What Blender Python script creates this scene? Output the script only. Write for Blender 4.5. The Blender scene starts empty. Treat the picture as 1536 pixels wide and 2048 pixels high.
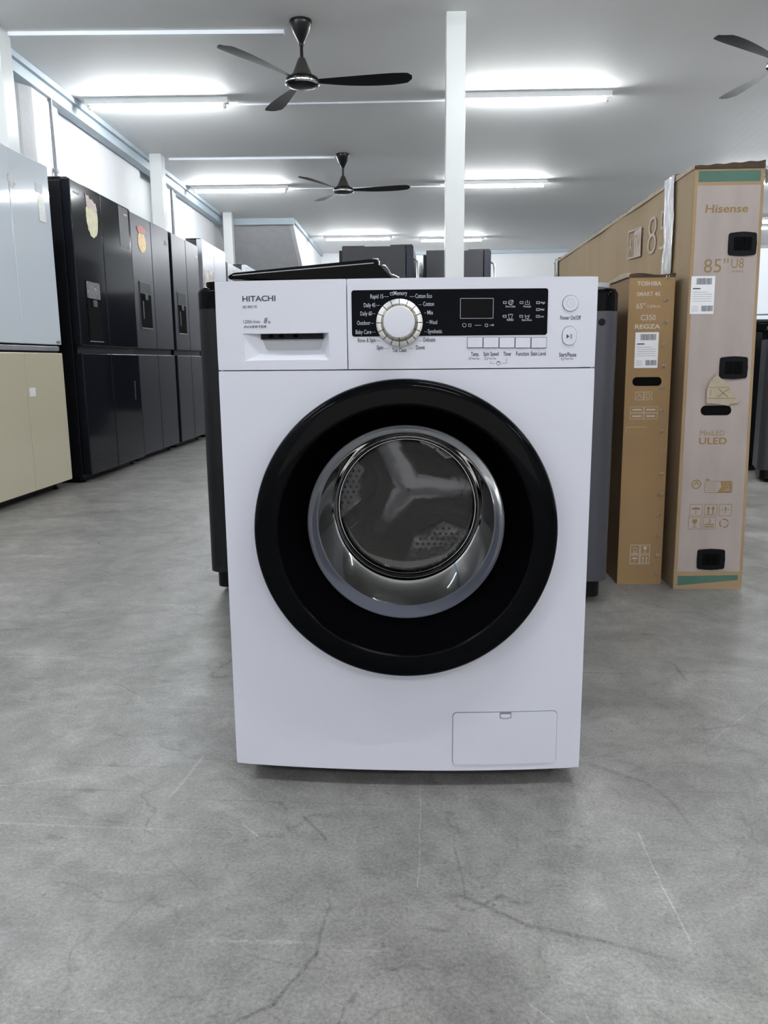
import bpy, bmesh, math, random
from mathutils import Vector, Matrix
random.seed(7)
PI = math.pi
scn = bpy.context.scene
COL = scn.collection

# ------------------------------------------------------------------ camera
F_PX, PITCH, ROLL, YAW = 1589.27, 0.18797, -0.00919, 0.0739
cam_d = bpy.data.cameras.new('camera')
cam_d.sensor_fit = 'VERTICAL'
cam_d.sensor_height = 24.0
cam_d.lens = 24.0 * F_PX / 2048.0
cam_d.clip_start = 0.02
cam = bpy.data.objects.new('camera', cam_d)
COL.objects.link(cam)
_d = Vector((-math.sin(YAW) * math.cos(PITCH), math.cos(YAW) * math.cos(PITCH), -math.sin(PITCH)))
_r = Vector((math.cos(YAW), math.sin(YAW), 0))
_u = _r.cross(_d)
r2 = math.cos(ROLL) * _r + math.sin(ROLL) * _u
u2 = -math.sin(ROLL) * _r + math.cos(ROLL) * _u
cam.matrix_world = Matrix(((r2.x, u2.x, -_d.x, 0.05956), (r2.y, u2.y, -_d.y, -1.27599), (r2.z, u2.z, -_d.z, 0.72392), (0, 0, 0, 1)))
scn.camera = cam

# ------------------------------------------------------------------ world, exposure
TUBE_STRENGTH = 130.0
WORLD_STRENGTH = 0.90
scn.view_settings.view_transform = 'Standard'
scn.view_settings.look = 'None'
scn.view_settings.gamma = 1.0
scn.view_settings.exposure = 0.74
scn.view_settings.use_curve_mapping = False
w = bpy.data.worlds.new('world')
scn.world = w
w.use_nodes = True
w.node_tree.nodes['Background'].inputs[0].default_value = (1.0, 0.985, 0.96, 1)
w.node_tree.nodes['Background'].inputs[1].default_value = WORLD_STRENGTH

# ------------------------------------------------------------------ materials
def mat(name, col, rough=0.5, metal=0.0, spec=0.5, coat=0.0, emis=None, estr=0.0, bump=None, vary=None, stretch=None, coat_rough=0.05):
    m = bpy.data.materials.new(name); m.use_nodes = True
    nt = m.node_tree; b = nt.nodes['Principled BSDF']
    b.inputs['Base Color'].default_value = (*col, 1)
    b.inputs['Roughness'].default_value = rough
    b.inputs['Metallic'].default_value = metal
    b.inputs['Specular IOR Level'].default_value = spec
    b.inputs['Coat Weight'].default_value = coat
    b.inputs['Coat Roughness'].default_value = coat_rough
    if emis:
        b.inputs['Emission Color'].default_value = (*emis, 1); b.inputs['Emission Strength'].default_value = estr
    co = None
    def coords():
        nonlocal co
        if co is None:
            tc = nt.nodes.new('ShaderNodeTexCoord'); mp = nt.nodes.new('ShaderNodeMapping')
            mp.inputs['Scale'].default_value = stretch or (1, 1, 1)
            nt.links.new(tc.outputs['Object'], mp.inputs['Vector']); co = mp.outputs[0]
        return co
    if vary:
        sc, amt = vary
        n = nt.nodes.new('ShaderNodeTexNoise'); n.inputs['Scale'].default_value = sc; n.inputs['Detail'].default_value = 5
        nt.links.new(coords(), n.inputs['Vector'])
        r = nt.nodes.new('ShaderNodeValToRGB')
        r.color_ramp.elements[0].position = 0.3; r.color_ramp.elements[1].position = 0.7
        r.color_ramp.elements[0].color = (*[max(0, c * (1 - amt)) for c in col], 1)
        r.color_ramp.elements[1].color = (*[min(1, c * (1 + amt)) for c in col], 1)
        nt.links.new(n.outputs['Fac'], r.inputs[0]); nt.links.new(r.outputs[0], b.inputs['Base Color'])
    if bump:
        sc, st, dist = bump
        n = nt.nodes.new('ShaderNodeTexNoise'); n.inputs['Scale'].default_value = sc; n.inputs['Detail'].default_value = 4
        nt.links.new(coords(), n.inputs['Vector'])
        bp = nt.nodes.new('ShaderNodeBump'); bp.inputs['Strength'].default_value = st; bp.inputs['Distance'].default_value = dist
        nt.links.new(n.outputs['Fac'], bp.inputs['Height']); nt.links.new(bp.outputs[0], b.inputs['Normal'])
    return m

M = {}
M['white_enamel'] = mat('white_enamel', (0.655, 0.665, 0.75), 0.32, bump=(3, 0.02, 0.01))
M['white_plastic'] = mat('white_plastic', (0.655, 0.665, 0.745), 0.28)
M['recess_white'] = mat('recess_white', (0.70, 0.72, 0.80), 0.35)
M['grey_recess'] = mat('grey_recess', (0.42, 0.43, 0.47), 0.4)
M['cone_black'] = mat('cone_black', (0.0015, 0.0015, 0.002), 0.7, spec=0.0, vary=(8, 0.2))
M['seam'] = mat('seam', (0.05, 0.05, 0.06), 0.8)
M['gloss_black'] = mat('gloss_black', (0.0015, 0.0017, 0.0025), 0.07, spec=0.07, vary=(4, 0.2))
M['panel_black'] = mat('panel_black', (0.0015, 0.0025, 0.005), 0.08, spec=0.045, vary=(6, 0.2))
M['black_plastic'] = mat('black_plastic', (0.003, 0.0035, 0.005), 0.38, spec=0.14, vary=(20, 0.1))
M['ink_dark'] = mat('ink_dark', (0.035, 0.038, 0.06), 0.6)
M['ink_light'] = mat('ink_light', (0.50, 0.53, 0.60), 0.6)
M['ink_mid'] = mat('ink_mid', (0.30, 0.31, 0.36), 0.6)
M['silver'] = mat('silver', (0.66, 0.66, 0.67), 0.25, metal=1.0, bump=(300, 0.05, 0.0005))
M['champagne'] = mat('champagne', (0.62, 0.58, 0.42), 0.22, metal=1.0)
M['chrome'] = mat('chrome', (0.85, 0.85, 0.85), 0.10, metal=1.0)
M['drum_steel'] = mat('drum_steel', (0.15, 0.15, 0.158), 0.15, metal=1.0, bump=(9, 0.15, 0.02))
M['hole_black'] = mat('hole_black', (0.002, 0.002, 0.002), 0.9, spec=0.1)
M['hole_grey'] = mat('hole_grey', (0.02, 0.02, 0.02), 0.6)
M['rubber_grey'] = mat('rubber_grey', (0.07, 0.07, 0.075), 0.5)
M['rim_grey'] = mat('rim_grey', (0.12, 0.13, 0.165), 0.16, coat=0.4)
M['fan_black'] = mat('fan_black', (0.005, 0.005, 0.006), 0.28, spec=0.3, vary=(8, 0.15))
M['fan_grey'] = mat('fan_grey', (0.035, 0.033, 0.03), 0.45, spec=0.3, vary=(8, 0.15))
M['fan_blade'] = mat('fan_blade', (0.008, 0.008, 0.009), 0.5, spec=0.2, vary=(8, 0.15))
M['wall_white'] = mat('wall_white', (0.78, 0.79, 0.81), 0.65, vary=(1.3, 0.04), bump=(14, 0.15, 0.02))
M['column_white'] = mat('column_white', (0.60, 0.62, 0.62), 0.35, vary=(3, 0.02))
M['trim_blue'] = mat('trim_blue', (0.46, 0.54, 0.60), 0.5, vary=(2, 0.05))
M['conduit_white'] = mat('conduit_white', (0.80, 0.84, 0.90), 0.4, vary=(2, 0.02))
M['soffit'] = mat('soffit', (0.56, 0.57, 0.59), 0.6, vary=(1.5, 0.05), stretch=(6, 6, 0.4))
M['batten'] = mat('batten', (0.78, 0.80, 0.82), 0.4, vary=(3, 0.02))
M['glass_blue'] = mat('glass_blue', (0.72, 0.79, 0.86), 0.06, spec=0.5, coat=0.4, vary=(0.6, 0.03))
M['glass_beige'] = mat('glass_beige', (0.60, 0.55, 0.42), 0.10, spec=0.5, coat=0.3, vary=(0.6, 0.04))
M['fridge_black'] = mat('fridge_black', (0.006, 0.007, 0.011), 0.10, metal=0.0, spec=0.20, coat=0.04, vary=(0.8, 0.1))
M['fridge_steel'] = mat('fridge_steel', (0.022, 0.023, 0.034), 0.34, metal=0.7, bump=(60, 0.05, 0.002), vary=(1.0, 0.06), stretch=(1, 8, 1))
M['fridge_grey'] = mat('fridge_grey', (0.07, 0.073, 0.09), 0.3, metal=0.8, vary=(1.2, 0.06), stretch=(1, 8, 1))
M['fridge_silver'] = mat('fridge_silver', (0.42, 0.43, 0.48), 0.30, metal=0.6, vary=(1.2, 0.04))
M['cabinet_black'] = mat('cabinet_black', (0.004, 0.0045, 0.006), 0.40, spec=0.25, vary=(3, 0.15))
M['cabinet_grey'] = mat('cabinet_grey', (0.030, 0.031, 0.037), 0.42, spec=0.35, vary=(2, 0.15))
M['washer_grey'] = mat('washer_grey', (0.055, 0.055, 0.066), 0.4, metal=0.3, vary=(3, 0.08))
M['lid_grey'] = mat('lid_grey', (0.40, 0.40, 0.42), 0.3, vary=(3, 0.03))
M['washer_white'] = mat('washer_white', (0.76, 0.80, 0.86), 0.3, vary=(2, 0.03))
M['sticker_yellow'] = mat('sticker_yellow', (0.72, 0.66, 0.36), 0.25, vary=(25, 0.15), coat=0.5)
M['sticker_orange'] = mat('sticker_orange', (0.80, 0.50, 0.10), 0.35, vary=(40, 0.25))
M['sticker_red'] = mat('sticker_red', (0.55, 0.10, 0.09), 0.4, vary=(60, 0.3))
M['sticker_pink'] = mat('sticker_pink', (0.60, 0.47, 0.45), 0.4, vary=(60, 0.25))
M['sticker_pale'] = mat('sticker_pale', (0.72, 0.76, 0.70), 0.3, vary=(60, 0.12))
M['sticker_white'] = mat('sticker_white', (0.82, 0.83, 0.84), 0.45, vary=(60, 0.03))
M['sticker_multi'] = mat('sticker_multi', (0.60, 0.52, 0.46), 0.35, vary=(12, 0.55))
M['card'] = mat('card', (0.31, 0.212, 0.118), 0.75, vary=(3, 0.08), bump=(40, 0.08, 0.002))
M['card_light'] = mat('card_light', (0.34, 0.25, 0.150), 0.75, vary=(2.2, 0.07), bump=(30, 0.1, 0.002), stretch=(1, 4, 0.5))
M['card_brown'] = mat('card_brown', (0.275, 0.170, 0.075), 0.72, vary=(3, 0.07), bump=(40, 0.08, 0.002))
M['card_edge'] = mat('card_edge', (0.055, 0.036, 0.02), 0.9, vary=(30, 0.3))
M['card_torn'] = mat('card_torn', (0.42, 0.355, 0.27), 0.8, vary=(30, 0.1))
M['print_mauve'] = mat('print_mauve', (0.355, 0.30, 0.28), 0.55, vary=(7, 0.09), stretch=(2, 2, 0.6))
M['print_green'] = mat('print_green', (0.050, 0.125, 0.092), 0.6, vary=(10, 0.12))
M['print_gold'] = mat('print_gold', (0.24, 0.155, 0.055), 0.6)
M['print_pale'] = mat('print_pale', (0.50, 0.44, 0.38), 0.6)
M['print_side'] = mat('print_side', (0.46, 0.39, 0.34), 0.6)
M['paper'] = mat('paper', (0.74, 0.74, 0.77), 0.5, vary=(30, 0.02))
M['film'] = mat('film', (0.62, 0.62, 0.64), 0.16, metal=0.55, bump=(60, 0.9, 0.01), vary=(40, 0.3), stretch=(3, 3, 0.5))
M['film_clear'] = mat('film_clear', (0.10, 0.10, 0.11), 0.10, metal=0.3, bump=(90, 1.0, 0.02), coat=1)
M['tube_light'] = mat('tube_light', (0.9, 0.9, 0.9), 0.5, emis=(0.94, 0.98, 1.0), estr=TUBE_STRENGTH)
M['tube_cap'] = mat('tube_cap', (0.75, 0.70, 0.62), 0.4)
M['metal_grey'] = mat('metal_grey', (0.30, 0.31, 0.34), 0.35, metal=0.6)

def glass_thin():
    m = bpy.data.materials.new('bowl_glass'); m.use_nodes = True; nt = m.node_tree; nt.nodes.clear()
    o = nt.nodes.new('ShaderNodeOutputMaterial'); mx = nt.nodes.new('ShaderNodeMixShader')
    t = nt.nodes.new('ShaderNodeBsdfTransparent'); t.inputs[0].default_value = (0.68, 0.69, 0.71, 1)
    g = nt.nodes.new('ShaderNodeBsdfGlossy'); g.inputs['Roughness'].default_value = 0.03
    fr = nt.nodes.new('ShaderNodeFresnel'); fr.inputs[0].default_value = 1.5
    ad = nt.nodes.new('ShaderNodeMath'); ad.operation = 'MULTIPLY_ADD'; ad.inputs[1].default_value = 1.3; ad.inputs[2].default_value = 0.01; ad.use_clamp = True
    nt.links.new(fr.outputs[0], ad.inputs[0]); nt.links.new(ad.outputs[0], mx.inputs[0])
    nt.links.new(t.outputs[0], mx.inputs[1]); nt.links.new(g.outputs[0], mx.inputs[2]); nt.links.new(mx.outputs[0], o.inputs[0])
    return m
M['bowl_glass'] = glass_thin()

def ceiling_mat():
    m = mat('ceiling_panels', (0.66, 0.67, 0.675), 0.65, spec=0.2)
    nt = m.node_tree; b = nt.nodes['Principled BSDF']
    tc = nt.nodes.new('ShaderNodeTexCoord')
    wv = nt.nodes.new('ShaderNodeTexWave'); wv.wave_type = 'BANDS'; wv.bands_direction = 'X'
    wv.inputs['Scale'].default_value = 3.2; wv.inputs['Distortion'].default_value = 0.05
    nt.links.new(tc.outputs['Object'], wv.inputs['Vector'])
    bp = nt.nodes.new('ShaderNodeBump'); bp.inputs['Strength'].default_value = 0.12; bp.inputs['Distance'].default_value = 0.004
    nt.links.new(wv.outputs['Fac'], bp.inputs['Height']); nt.links.new(bp.outputs[0], b.inputs['Normal'])
    n = nt.nodes.new('ShaderNodeTexNoise'); n.inputs['Scale'].default_value = 0.8; n.inputs['Detail'].default_value = 3
    nt.links.new(tc.outputs['Object'], n.inputs['Vector'])
    r = nt.nodes.new('ShaderNodeValToRGB'); r.color_ramp.elements[0].color = (0.80, 0.81, 0.82, 1); r.color_ramp.elements[1].color = (0.86, 0.87, 0.865, 1)
    nt.links.new(n.outputs['Fac'], r.inputs[0]); nt.links.new(r.outputs[0], b.inputs['Base Color'])
    return m
M['ceiling'] = ceiling_mat()

# polished concrete with cloudy patches, fine grain, scuffs and individual scratches
def floor_mat():
    m = bpy.data.materials.new('polished_concrete'); m.use_nodes = True
    nt = m.node_tree; L = nt.links; b = nt.nodes['Principled BSDF']
    N = nt.nodes.new
    geo = N('ShaderNodeNewGeometry'); pos = geo.outputs['Position']
    def noise(scale, detail=4, rough=0.55, dist=0.0, vec=None, off=0.0):
        n = N('ShaderNodeTexNoise'); n.inputs['Scale'].default_value = scale; n.inputs['Detail'].default_value = detail
        n.inputs['Roughness'].default_value = rough; n.inputs['Distortion'].default_value = dist
        src = vec or pos
        if off:
            a = N('ShaderNodeVectorMath'); a.operation = 'ADD'; a.inputs[1].default_value = (off, off * 0.7, 0); L.new(src, a.inputs[0]); src = a.outputs[0]
        L.new(src, n.inputs['Vector']); return n.outputs['Fac']
    def math_(op, a, b_=None, c=None, clamp=False):
        n = N('ShaderNodeMath'); n.operation = op; n.use_clamp = clamp
        for i, v in enumerate((a, b_, c)):
            if v is None: continue
            if isinstance(v, (int, float)): n.inputs[i].default_value = v
            else: L.new(v, n.inputs[i])
        return n.outputs[0]
    def rng(v, a0, a1, b0, b1, smooth=True):
        n = N('ShaderNodeMapRange'); n.interpolation_type = 'SMOOTHSTEP' if smooth else 'LINEAR'
        L.new(v, n.inputs['Value'])
        for k, x in zip(('From Min', 'From Max', 'To Min', 'To Max'), (a0, a1, b0, b1)): n.inputs[k].default_value = x
        return n.outputs[0]
    val = rng(noise(0.9, 6, 0.6, 0.6), 0.3, 0.7, 0.80, 1.16, False)
    val = math_('MULTIPLY', val, rng(noise(4.2, 7, 0.68, 1.0, off=3.1), 0.32, 0.68, 0.72, 1.22, False))
    val = math_('MULTIPLY', val, rng(noise(15, 6, 0.72, 0.8, off=7.7), 0.32, 0.68, 0.80, 1.17, False))
    val = math_('MULTIPLY', val, rng(noise(190, 3, 0.7), 0.25, 0.75, 0.66, 1.32, False))
    val = math_('MULTIPLY', val, rng(noise(620, 2, 0.6), 0.25, 0.75, 0.80, 1.18, False))
    # dark specks
    val = math_('MULTIPLY', val, rng(noise(75, 5, 0.7, 0.3, off=1.7), 0.60, 0.70, 1.0, 0.62))
    # short dark scuffs and pale rubbed spots
    for ang, off, lo, hi in ((0.6, 21.0, 0.66, 0.62), (1.9, 27.0, 0.67, 0.70), (2.6, 33.0, 0.66, 0.66)):
        mp = N('ShaderNodeMapping'); mp.inputs['Rotation'].default_value = (0, 0, ang); mp.inputs['Scale'].default_value = (7, 26, 1); mp.inputs['Location'].default_value = (off, off, 0)
        L.new(pos, mp.inputs['Vector'])
        val = math_('MULTIPLY', val, rng(noise(1.0, 5, 0.65, 0.6, vec=mp.outputs[0]), lo - .02, lo + .08, 1.0, hi))
    val = math_('MULTIPLY', val, rng(noise(26, 6, 0.75, 0.6, off=41), 0.60, 0.74, 1.0, 1.22))
    # trowel marks and dark scuffs: thin iso-lines of warped noise, broken up by a mask
    for sc, off, wd, dark, msc in ((1.1, 2.0, 0.006, 0.48, 2.0), (2.1, 9.0, 0.0065, 0.56, 3.5), (3.6, 5.5, 0.010, 0.66, 4.5), (6.5, 15.5, 0.016, 0.74, 5.5)):
        n1 = noise(sc, 3, 0.45, 0.4, off=off)
        d = math_('ABSOLUTE', math_('SUBTRACT', n1, 0.5))
        line = rng(d, 0.0, wd, 1.0, 0.0)
        mk = rng(noise(msc, 4, 0.6, off=off * 2), 0.50, 0.66, 0.0, 1.0)
        brk = rng(noise(60, 3, 0.6, off=off), 0.40, 0.6, 0.25, 1.0)
        k = math_('MULTIPLY', math_('MULTIPLY', line, mk), brk)
        val = math_('MULTIPLY', val, math_('SUBTRACT', 1.0, math_('MULTIPLY', k, 1 - dark)))
    # straight fine pale and dark scratches in a few directions
    for ang, sx, off, gain in ((0.35, 1.2, 1.0, 0.22), (1.35, 1.0, 4.0, 0.20), (2.2, 1.3, 8.0, -0.20), (2.9, 1.1, 12.0, 0.16), (0.9, 0.9, 15.0, -0.18), (0.1, 1.4, 22.0, -0.25), (1.7, 1.5, 31.0, -0.22), (2.5, 1.6, 43.0, 0.25)):
        mp = N('ShaderNodeMapping'); mp.inputs['Rotation'].default_value = (0, 0, ang); mp.inputs['Scale'].default_value = (sx, 55, 1)
        mp.inputs['Location'].default_value = (off, off, 0)
        L.new(pos, mp.inputs['Vector'])
        n1 = noise(1.0, 2, 0.5, 0.35, vec=mp.outputs[0])
        line = rng(n1, 0.70, 0.76, 0.0, 1.0)
        val = math_('MULTIPLY', val, math_('ADD', 1.0, math_('MULTIPLY', line, gain)))
    # individual marks: (x0,y0,x1,y1,half width, gain)
    marks = [(-.398, -.068, -.384, .063, .0035, 0.35), (.025, .005, .030, -.282, .0009, 0.50), (.366, -.13, .368, -.229, .0012, 0.5),
             (.368, -.229, .376, -.364, .0016, 0.38), (-.708, -.053, -.607, -.02, .0012, 0.4), (-.254, -.143, -.222, -.174, .0016, 0.35),
             (.094, -.299, .17, -.349, .004, -0.30), (.17, -.349, .262, -.371, .005, -0.25), (.262, -.371, .344, -.40, .004, -0.25),
             (.082, -.18, .094, -.299, .002, -0.22), (-.09, -.33, -.095, -.418, .003, -0.25), (-.095, -.418, -.131, -.499, .003, -0.30), (-.131, -.499, -.163, -.522, .003, -0.35),
             (-.34, -.241, -.275, -.306, .002, -0.22), (-.365, -.40, -.334, -.32, .004, -0.18), (-.09, -.41, -.002, -.408, .001, 0.25),
             (.546, .146, .766, .395, .002, 0.2), (.62, .575, .617, .484, .004, -0.3), (-1.099, .791, -.938, .888, .004, -0.2), (-.674, .389, -.607, .337, .003, -0.25),
             (.163, -.48, .187, -.505, .0018, 0.35), (.224, -.469, .226, -.503, .0012, 0.3), (-.159, -.119, -.117, -.178, .003, -0.28), (.581, .231, .658, .257, .003, -0.25)]
    # warped position so the marks wander a little
    nz = N('ShaderNodeTexNoise'); nz.inputs['Scale'].default_value = 14; nz.inputs['Detail'].default_value = 3; L.new(pos, nz.inputs['Vector'])
    s1 = N('ShaderNodeVectorMath'); s1.operation = 'SUBTRACT'; s1.inputs[1].default_value = (.5, .5, .5); L.new(nz.outputs['Color'], s1.inputs[0])
    s2 = N('ShaderNodeVectorMath'); s2.operation = 'SCALE'; s2.inputs['Scale'].default_value = 0.010; L.new(s1.outputs[0], s2.inputs[0])
    s3 = N('ShaderNodeVectorMath'); s3.operation = 'ADD'; L.new(pos, s3.inputs[0]); L.new(s2.outputs[0], s3.inputs[1])
    grit = rng(noise(260, 2, 0.6), 0.35, 0.6, 0.3, 1.0)
    sep = N('ShaderNodeSeparateXYZ'); L.new(s3.outputs[0], sep.inputs[0]); X, Y = sep.outputs[0], sep.outputs[1]
    for (x0, y0, x1, y1, hw, g) in marks:
        ln = math.hypot(x1 - x0, y1 - y0); ux, uy = (x1 - x0) / ln, (y1 - y0) / ln
        along = math_('MULTIPLY_ADD', X, ux, math_('MULTIPLY_ADD', Y, uy, -(x0 * ux + y0 * uy)))
        across = math_('ABSOLUTE', math_('MULTIPLY_ADD', X, -uy, math_('MULTIPLY_ADD', Y, ux, (x0 * uy - y0 * ux))))
        ex = math_('MAXIMUM', math_('SUBTRACT', math_('ABSOLUTE', math_('SUBTRACT', along, ln / 2)), ln / 2), 0.0)
        dd = math_('ADD', across, math_('MULTIPLY', ex, 0.35))
        k = math_('MULTIPLY', rng(dd, hw * 0.3, hw * 1.3, 1.0, 0.0), grit)
        val = math_('MULTIPLY', val, math_('ADD', 1.0, math_('MULTIPLY', k, g * 1.4)))
    cc = N('ShaderNodeCombineColor')
    L.new(math_('MULTIPLY', val, 0.243), cc.inputs[0]); L.new(math_('MULTIPLY', val, 0.236), cc.inputs[1]); L.new(math_('MULTIPLY', val, 0.226), cc.inputs[2])
    L.new(cc.outputs[0], b.inputs['Base Color'])
    L.new(rng(noise(5, 5, 0.65, 0.5, off=11), 0.3, 0.7, 0.34, 0.50, False), b.inputs['Roughness'])
    b.inputs['Specular IOR Level'].default_value = 0.45
    bp = N('ShaderNodeBump'); bp.inputs['Strength'].default_value = 0.10; bp.inputs['Distance'].default_value = 0.002
    L.new(noise(45, 6, 0.7), bp.inputs['Height']); L.new(bp.outputs[0], b.inputs['Normal'])
    return m
M['floor'] = floor_mat()

# ------------------------------------------------------------------ mesh helpers
def finish(name, bm, m, parent=None, smooth=35, label=None):
    bmesh.ops.recalc_face_normals(bm, faces=bm.faces)
    me = bpy.data.meshes.new(name); bm.to_mesh(me); bm.free()
    if smooth:
        me.shade_smooth(); me.set_sharp_from_angle(angle=math.radians(smooth))
    me.materials.append(M[m])
    o = bpy.data.objects.new(name, me); COL.objects.link(o)
    if smooth:
        md = o.modifiers.new('weighted_normal', 'WEIGHTED_NORMAL'); md.keep_sharp = True; md.weight = 80
    if parent: o.parent = parent
    if label: o['label'] = label
    return o

def tag(o, label, cat, group=None):
    o['label'] = label; o['category'] = cat
    if group: o['group'] = group
    return o

def thing(name, label, cat, loc=(0, 0, 0), rz=0, group=None):
    o = bpy.data.objects.new(name, None); COL.objects.link(o); o.empty_display_size = 0.05
    o.location = loc; o.rotation_euler = (0, 0, rz)
    return tag(o, label, cat, group)

def struct(name, bm, m, loc=(0, 0, 0), rz=0, parent=None, smooth=35):
    o = finish(name, bm, m, parent, smooth); o['kind'] = 'structure'
    if not parent: o.location = loc; o.rotation_euler = (0, 0, rz)
    return o

def B(): return bmesh.new()

def box(bm, x0, x1, y0, y1, z0, z1, bev=0, seg=2):
    vs = bmesh.ops.create_cube(bm, size=1)['verts']
    for v in vs:
        v.co = Vector((x0 if v.co.x < 0 else x1, y0 if v.co.y < 0 else y1, z0 if v.co.z < 0 else z1))
    if bev:
        es = list({e for v in vs for e in v.link_edges})
        bmesh.ops.bevel(bm, geom=es, offset=bev, segments=seg, profile=0.5, affect='EDGES', clamp_overlap=True)

def prism(bm, pts, f0, f1):
    """pts: list of 2d points; f0,f1: functions 2d->3d of the two caps"""
    a = [bm.verts.new(f0(*p)) for p in pts]; b = [bm.verts.new(f1(*p)) for p in pts]
    bm.faces.new(a); bm.faces.new(b[::-1]); n = len(pts)
    for i in range(n): bm.faces.new((a[i], a[(i + 1) % n], b[(i + 1) % n], b[i]))

def prism_y(bm, pts, y0, y1): prism(bm, pts, lambda x, z: (x, y0, z), lambda x, z: (x, y1, z))
def prism_x(bm, pts, x0, x1): prism(bm, pts, lambda y, z: (x0, y, z), lambda y, z: (x1, y, z))
def prism_z(bm, pts, z0, z1): prism(bm, pts, lambda x, y: (x, y, z0), lambda x, y: (x, y, z1))

def rr(x0, x1, z0, z1, r, n=5):
    r = min(r, abs(x1 - x0) / 2 - 1e-6, abs(z1 - z0) / 2 - 1e-6); out = []
    for cx, cz, a0 in ((x1 - r, z1 - r, 0), (x0 + r, z1 - r, PI / 2), (x0 + r, z0 + r, PI), (x1 - r, z0 + r, 1.5 * PI)):
        for i in range(n + 1):
            a = a0 + i * PI / 2 / n; out.append((cx + r * math.cos(a), cz + r * math.sin(a)))
    return out

def lathe(bm, prof, seg=64, f=None, close=False):
    """prof: (radius, height); f(rcos, rsin, h)->3d; default about z"""
    f = f or (lambda a, b, h: (a, b, h)); rings = []
    for r, h in prof:
        if r < 1e-6: rings.append([bm.verts.new(f(0, 0, h))])
        else: rings.append([bm.verts.new(f(r * math.cos(2 * PI * i / seg), r * math.sin(2 * PI * i / seg), h)) for i in range(seg)])
    pairs = list(zip(rings, rings[1:])) + ([(rings[-1], rings[0])] if close else [])
    for a, b in pairs:
        for i in range(seg):
            j = (i + 1) % seg
            if len(a) == 1 and len(b) == 1: continue
            if len(a) == 1: bm.faces.new((a[0], b[j], b[i]))
            elif len(b) == 1: bm.faces.new((a[i], a[j], b[0]))
            else: bm.faces.new((a[i], a[j], b[j], b[i]))

def tube(bm, pts, r, seg=10, caps=True):
    pts = [Vector(p) for p in pts]; rings = []
    for i, p in enumerate(pts):
        t = (pts[min(i + 1, len(pts) - 1)] - pts[max(i - 1, 0)]).normalized()
        a = t.orthogonal() if abs(t.z) > .99 else t.cross(Vector((0, 0, 1)))
        a.normalize(); b = t.cross(a)
        rings.append([bm.verts.new(p + r * (math.cos(2 * PI * k / seg) * a + math.sin(2 * PI * k / seg) * b)) for k in range(seg)])
    for a, b in zip(rings, rings[1:]):
        for k in range(seg): bm.faces.new((a[k], a[(k + 1) % seg], b[(k + 1) % seg], b[k]))
    if caps: bm.faces.new(rings[0]); bm.faces.new(rings[-1][::-1])

def text_pts(s, bold=0.0, shear=0.0, spacing=1.0):
    c = bpy.data.curves.new('t', 'FONT'); c.body = s; c.size = 1; c.offset = bold; c.shear = shear; c.space_character = spacing
    c.resolution_u = 3
    o = bpy.data.objects.new('t', c); COL.objects.link(o)
    dg = bpy.context.evaluated_depsgraph_get(); me = bpy.data.meshes.new_from_object(o.evaluated_get(dg))
    vs = [v.co.copy() for v in me.vertices]; fs = [tuple(p.vertices) for p in me.polygons]
    bpy.data.objects.remove(o); bpy.data.curves.remove(c); bpy.data.meshes.remove(me)
    return vs, fs

def text(bm, s, x0, x1, z0, f, h=None, bold=0.0, shear=0.0, spacing=1.0, full=False):
    """writes s between x0 and x1 with its baseline on z0; h = height of the tallest letter; f(x,z)->3d"""
    vs, fs = text_pts(s, bold, shear, spacing)
    if not vs: return
    mnx = min(v.x for v in vs); mxx = max(v.x for v in vs); mxy = max(v.y for v in vs)
    sx = (x1 - x0) / (mxx - mnx); sy = h / mxy if h else sx
    nv = [bm.verts.new(f(x0 + (v.x - mnx) * sx, z0 + v.y * sy)) for v in vs]
    for q in fs:
        try: bm.faces.new([nv[i] for i in q])
        except ValueError: pass

def line(bm, pts, wd, f, closed=False):
    """flat stroke of width wd through 2d points"""
    n = len(pts); L_, R_ = [], []
    for i, p in enumerate(pts):
        a = pts[(i - 1) % n] if (closed or i > 0) else p; b = pts[(i + 1) % n] if (closed or i < n - 1) else p
        d1 = Vector((p[0] - a[0], p[1] - a[1])); d2 = Vector((b[0] - p[0], b[1] - p[1]))
        if d1.length < 1e-9: d1 = d2
        if d2.length < 1e-9: d2 = d1
        d1.normalize(); d2.normalize(); t = d1 + d2
        if t.length < 1e-6: t = d1
        t.normalize(); k = 1 / max(0.5, t.dot(d1)); nn = Vector((-t.y, t.x)) * wd / 2 * k
        L_.append(bm.verts.new(f(p[0] + nn.x, p[1] + nn.y))); R_.append(bm.verts.new(f(p[0] - nn.x, p[1] - nn.y)))
    for i in range(n if closed else n - 1):
        j = (i + 1) % n; bm.faces.new((L_[i], R_[i], R_[j], L_[j]))

def flat(bm, pts, f): bm.faces.new([bm.verts.new(f(*p)) for p in pts])
def circ(cx, cz, r, n=20, a0=0, a1=2 * PI): return [(cx + r * math.cos(a0 + (a1 - a0) * i / n), cz + r * math.sin(a0 + (a1 - a0) * i / n)) for i in range(n if abs(a1 - a0 - 2 * PI) < 1e-6 else n + 1)]

def copy_tree(o, parent=None):
    c = o.copy(); COL.objects.link(c); c.parent = parent
    for ch in [k for k in bpy.data.objects if k.parent == o]: copy_tree(ch, c)
    return c

# ------------------------------------------------------------------ the setting
g = 0.042            # the left wall runs slightly askew
bm = B(); box(bm, -4.2, 7.2, -7, 17.2, -0.1, 0); struct('floor', bm, 'floor')
bm = B(); box(bm, -4.2, 7.2, -7, 17.2, 3.0, 3.1)
struct('ceiling', bm, 'ceiling')
WL = (-3.10, 4.86, 0)
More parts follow.
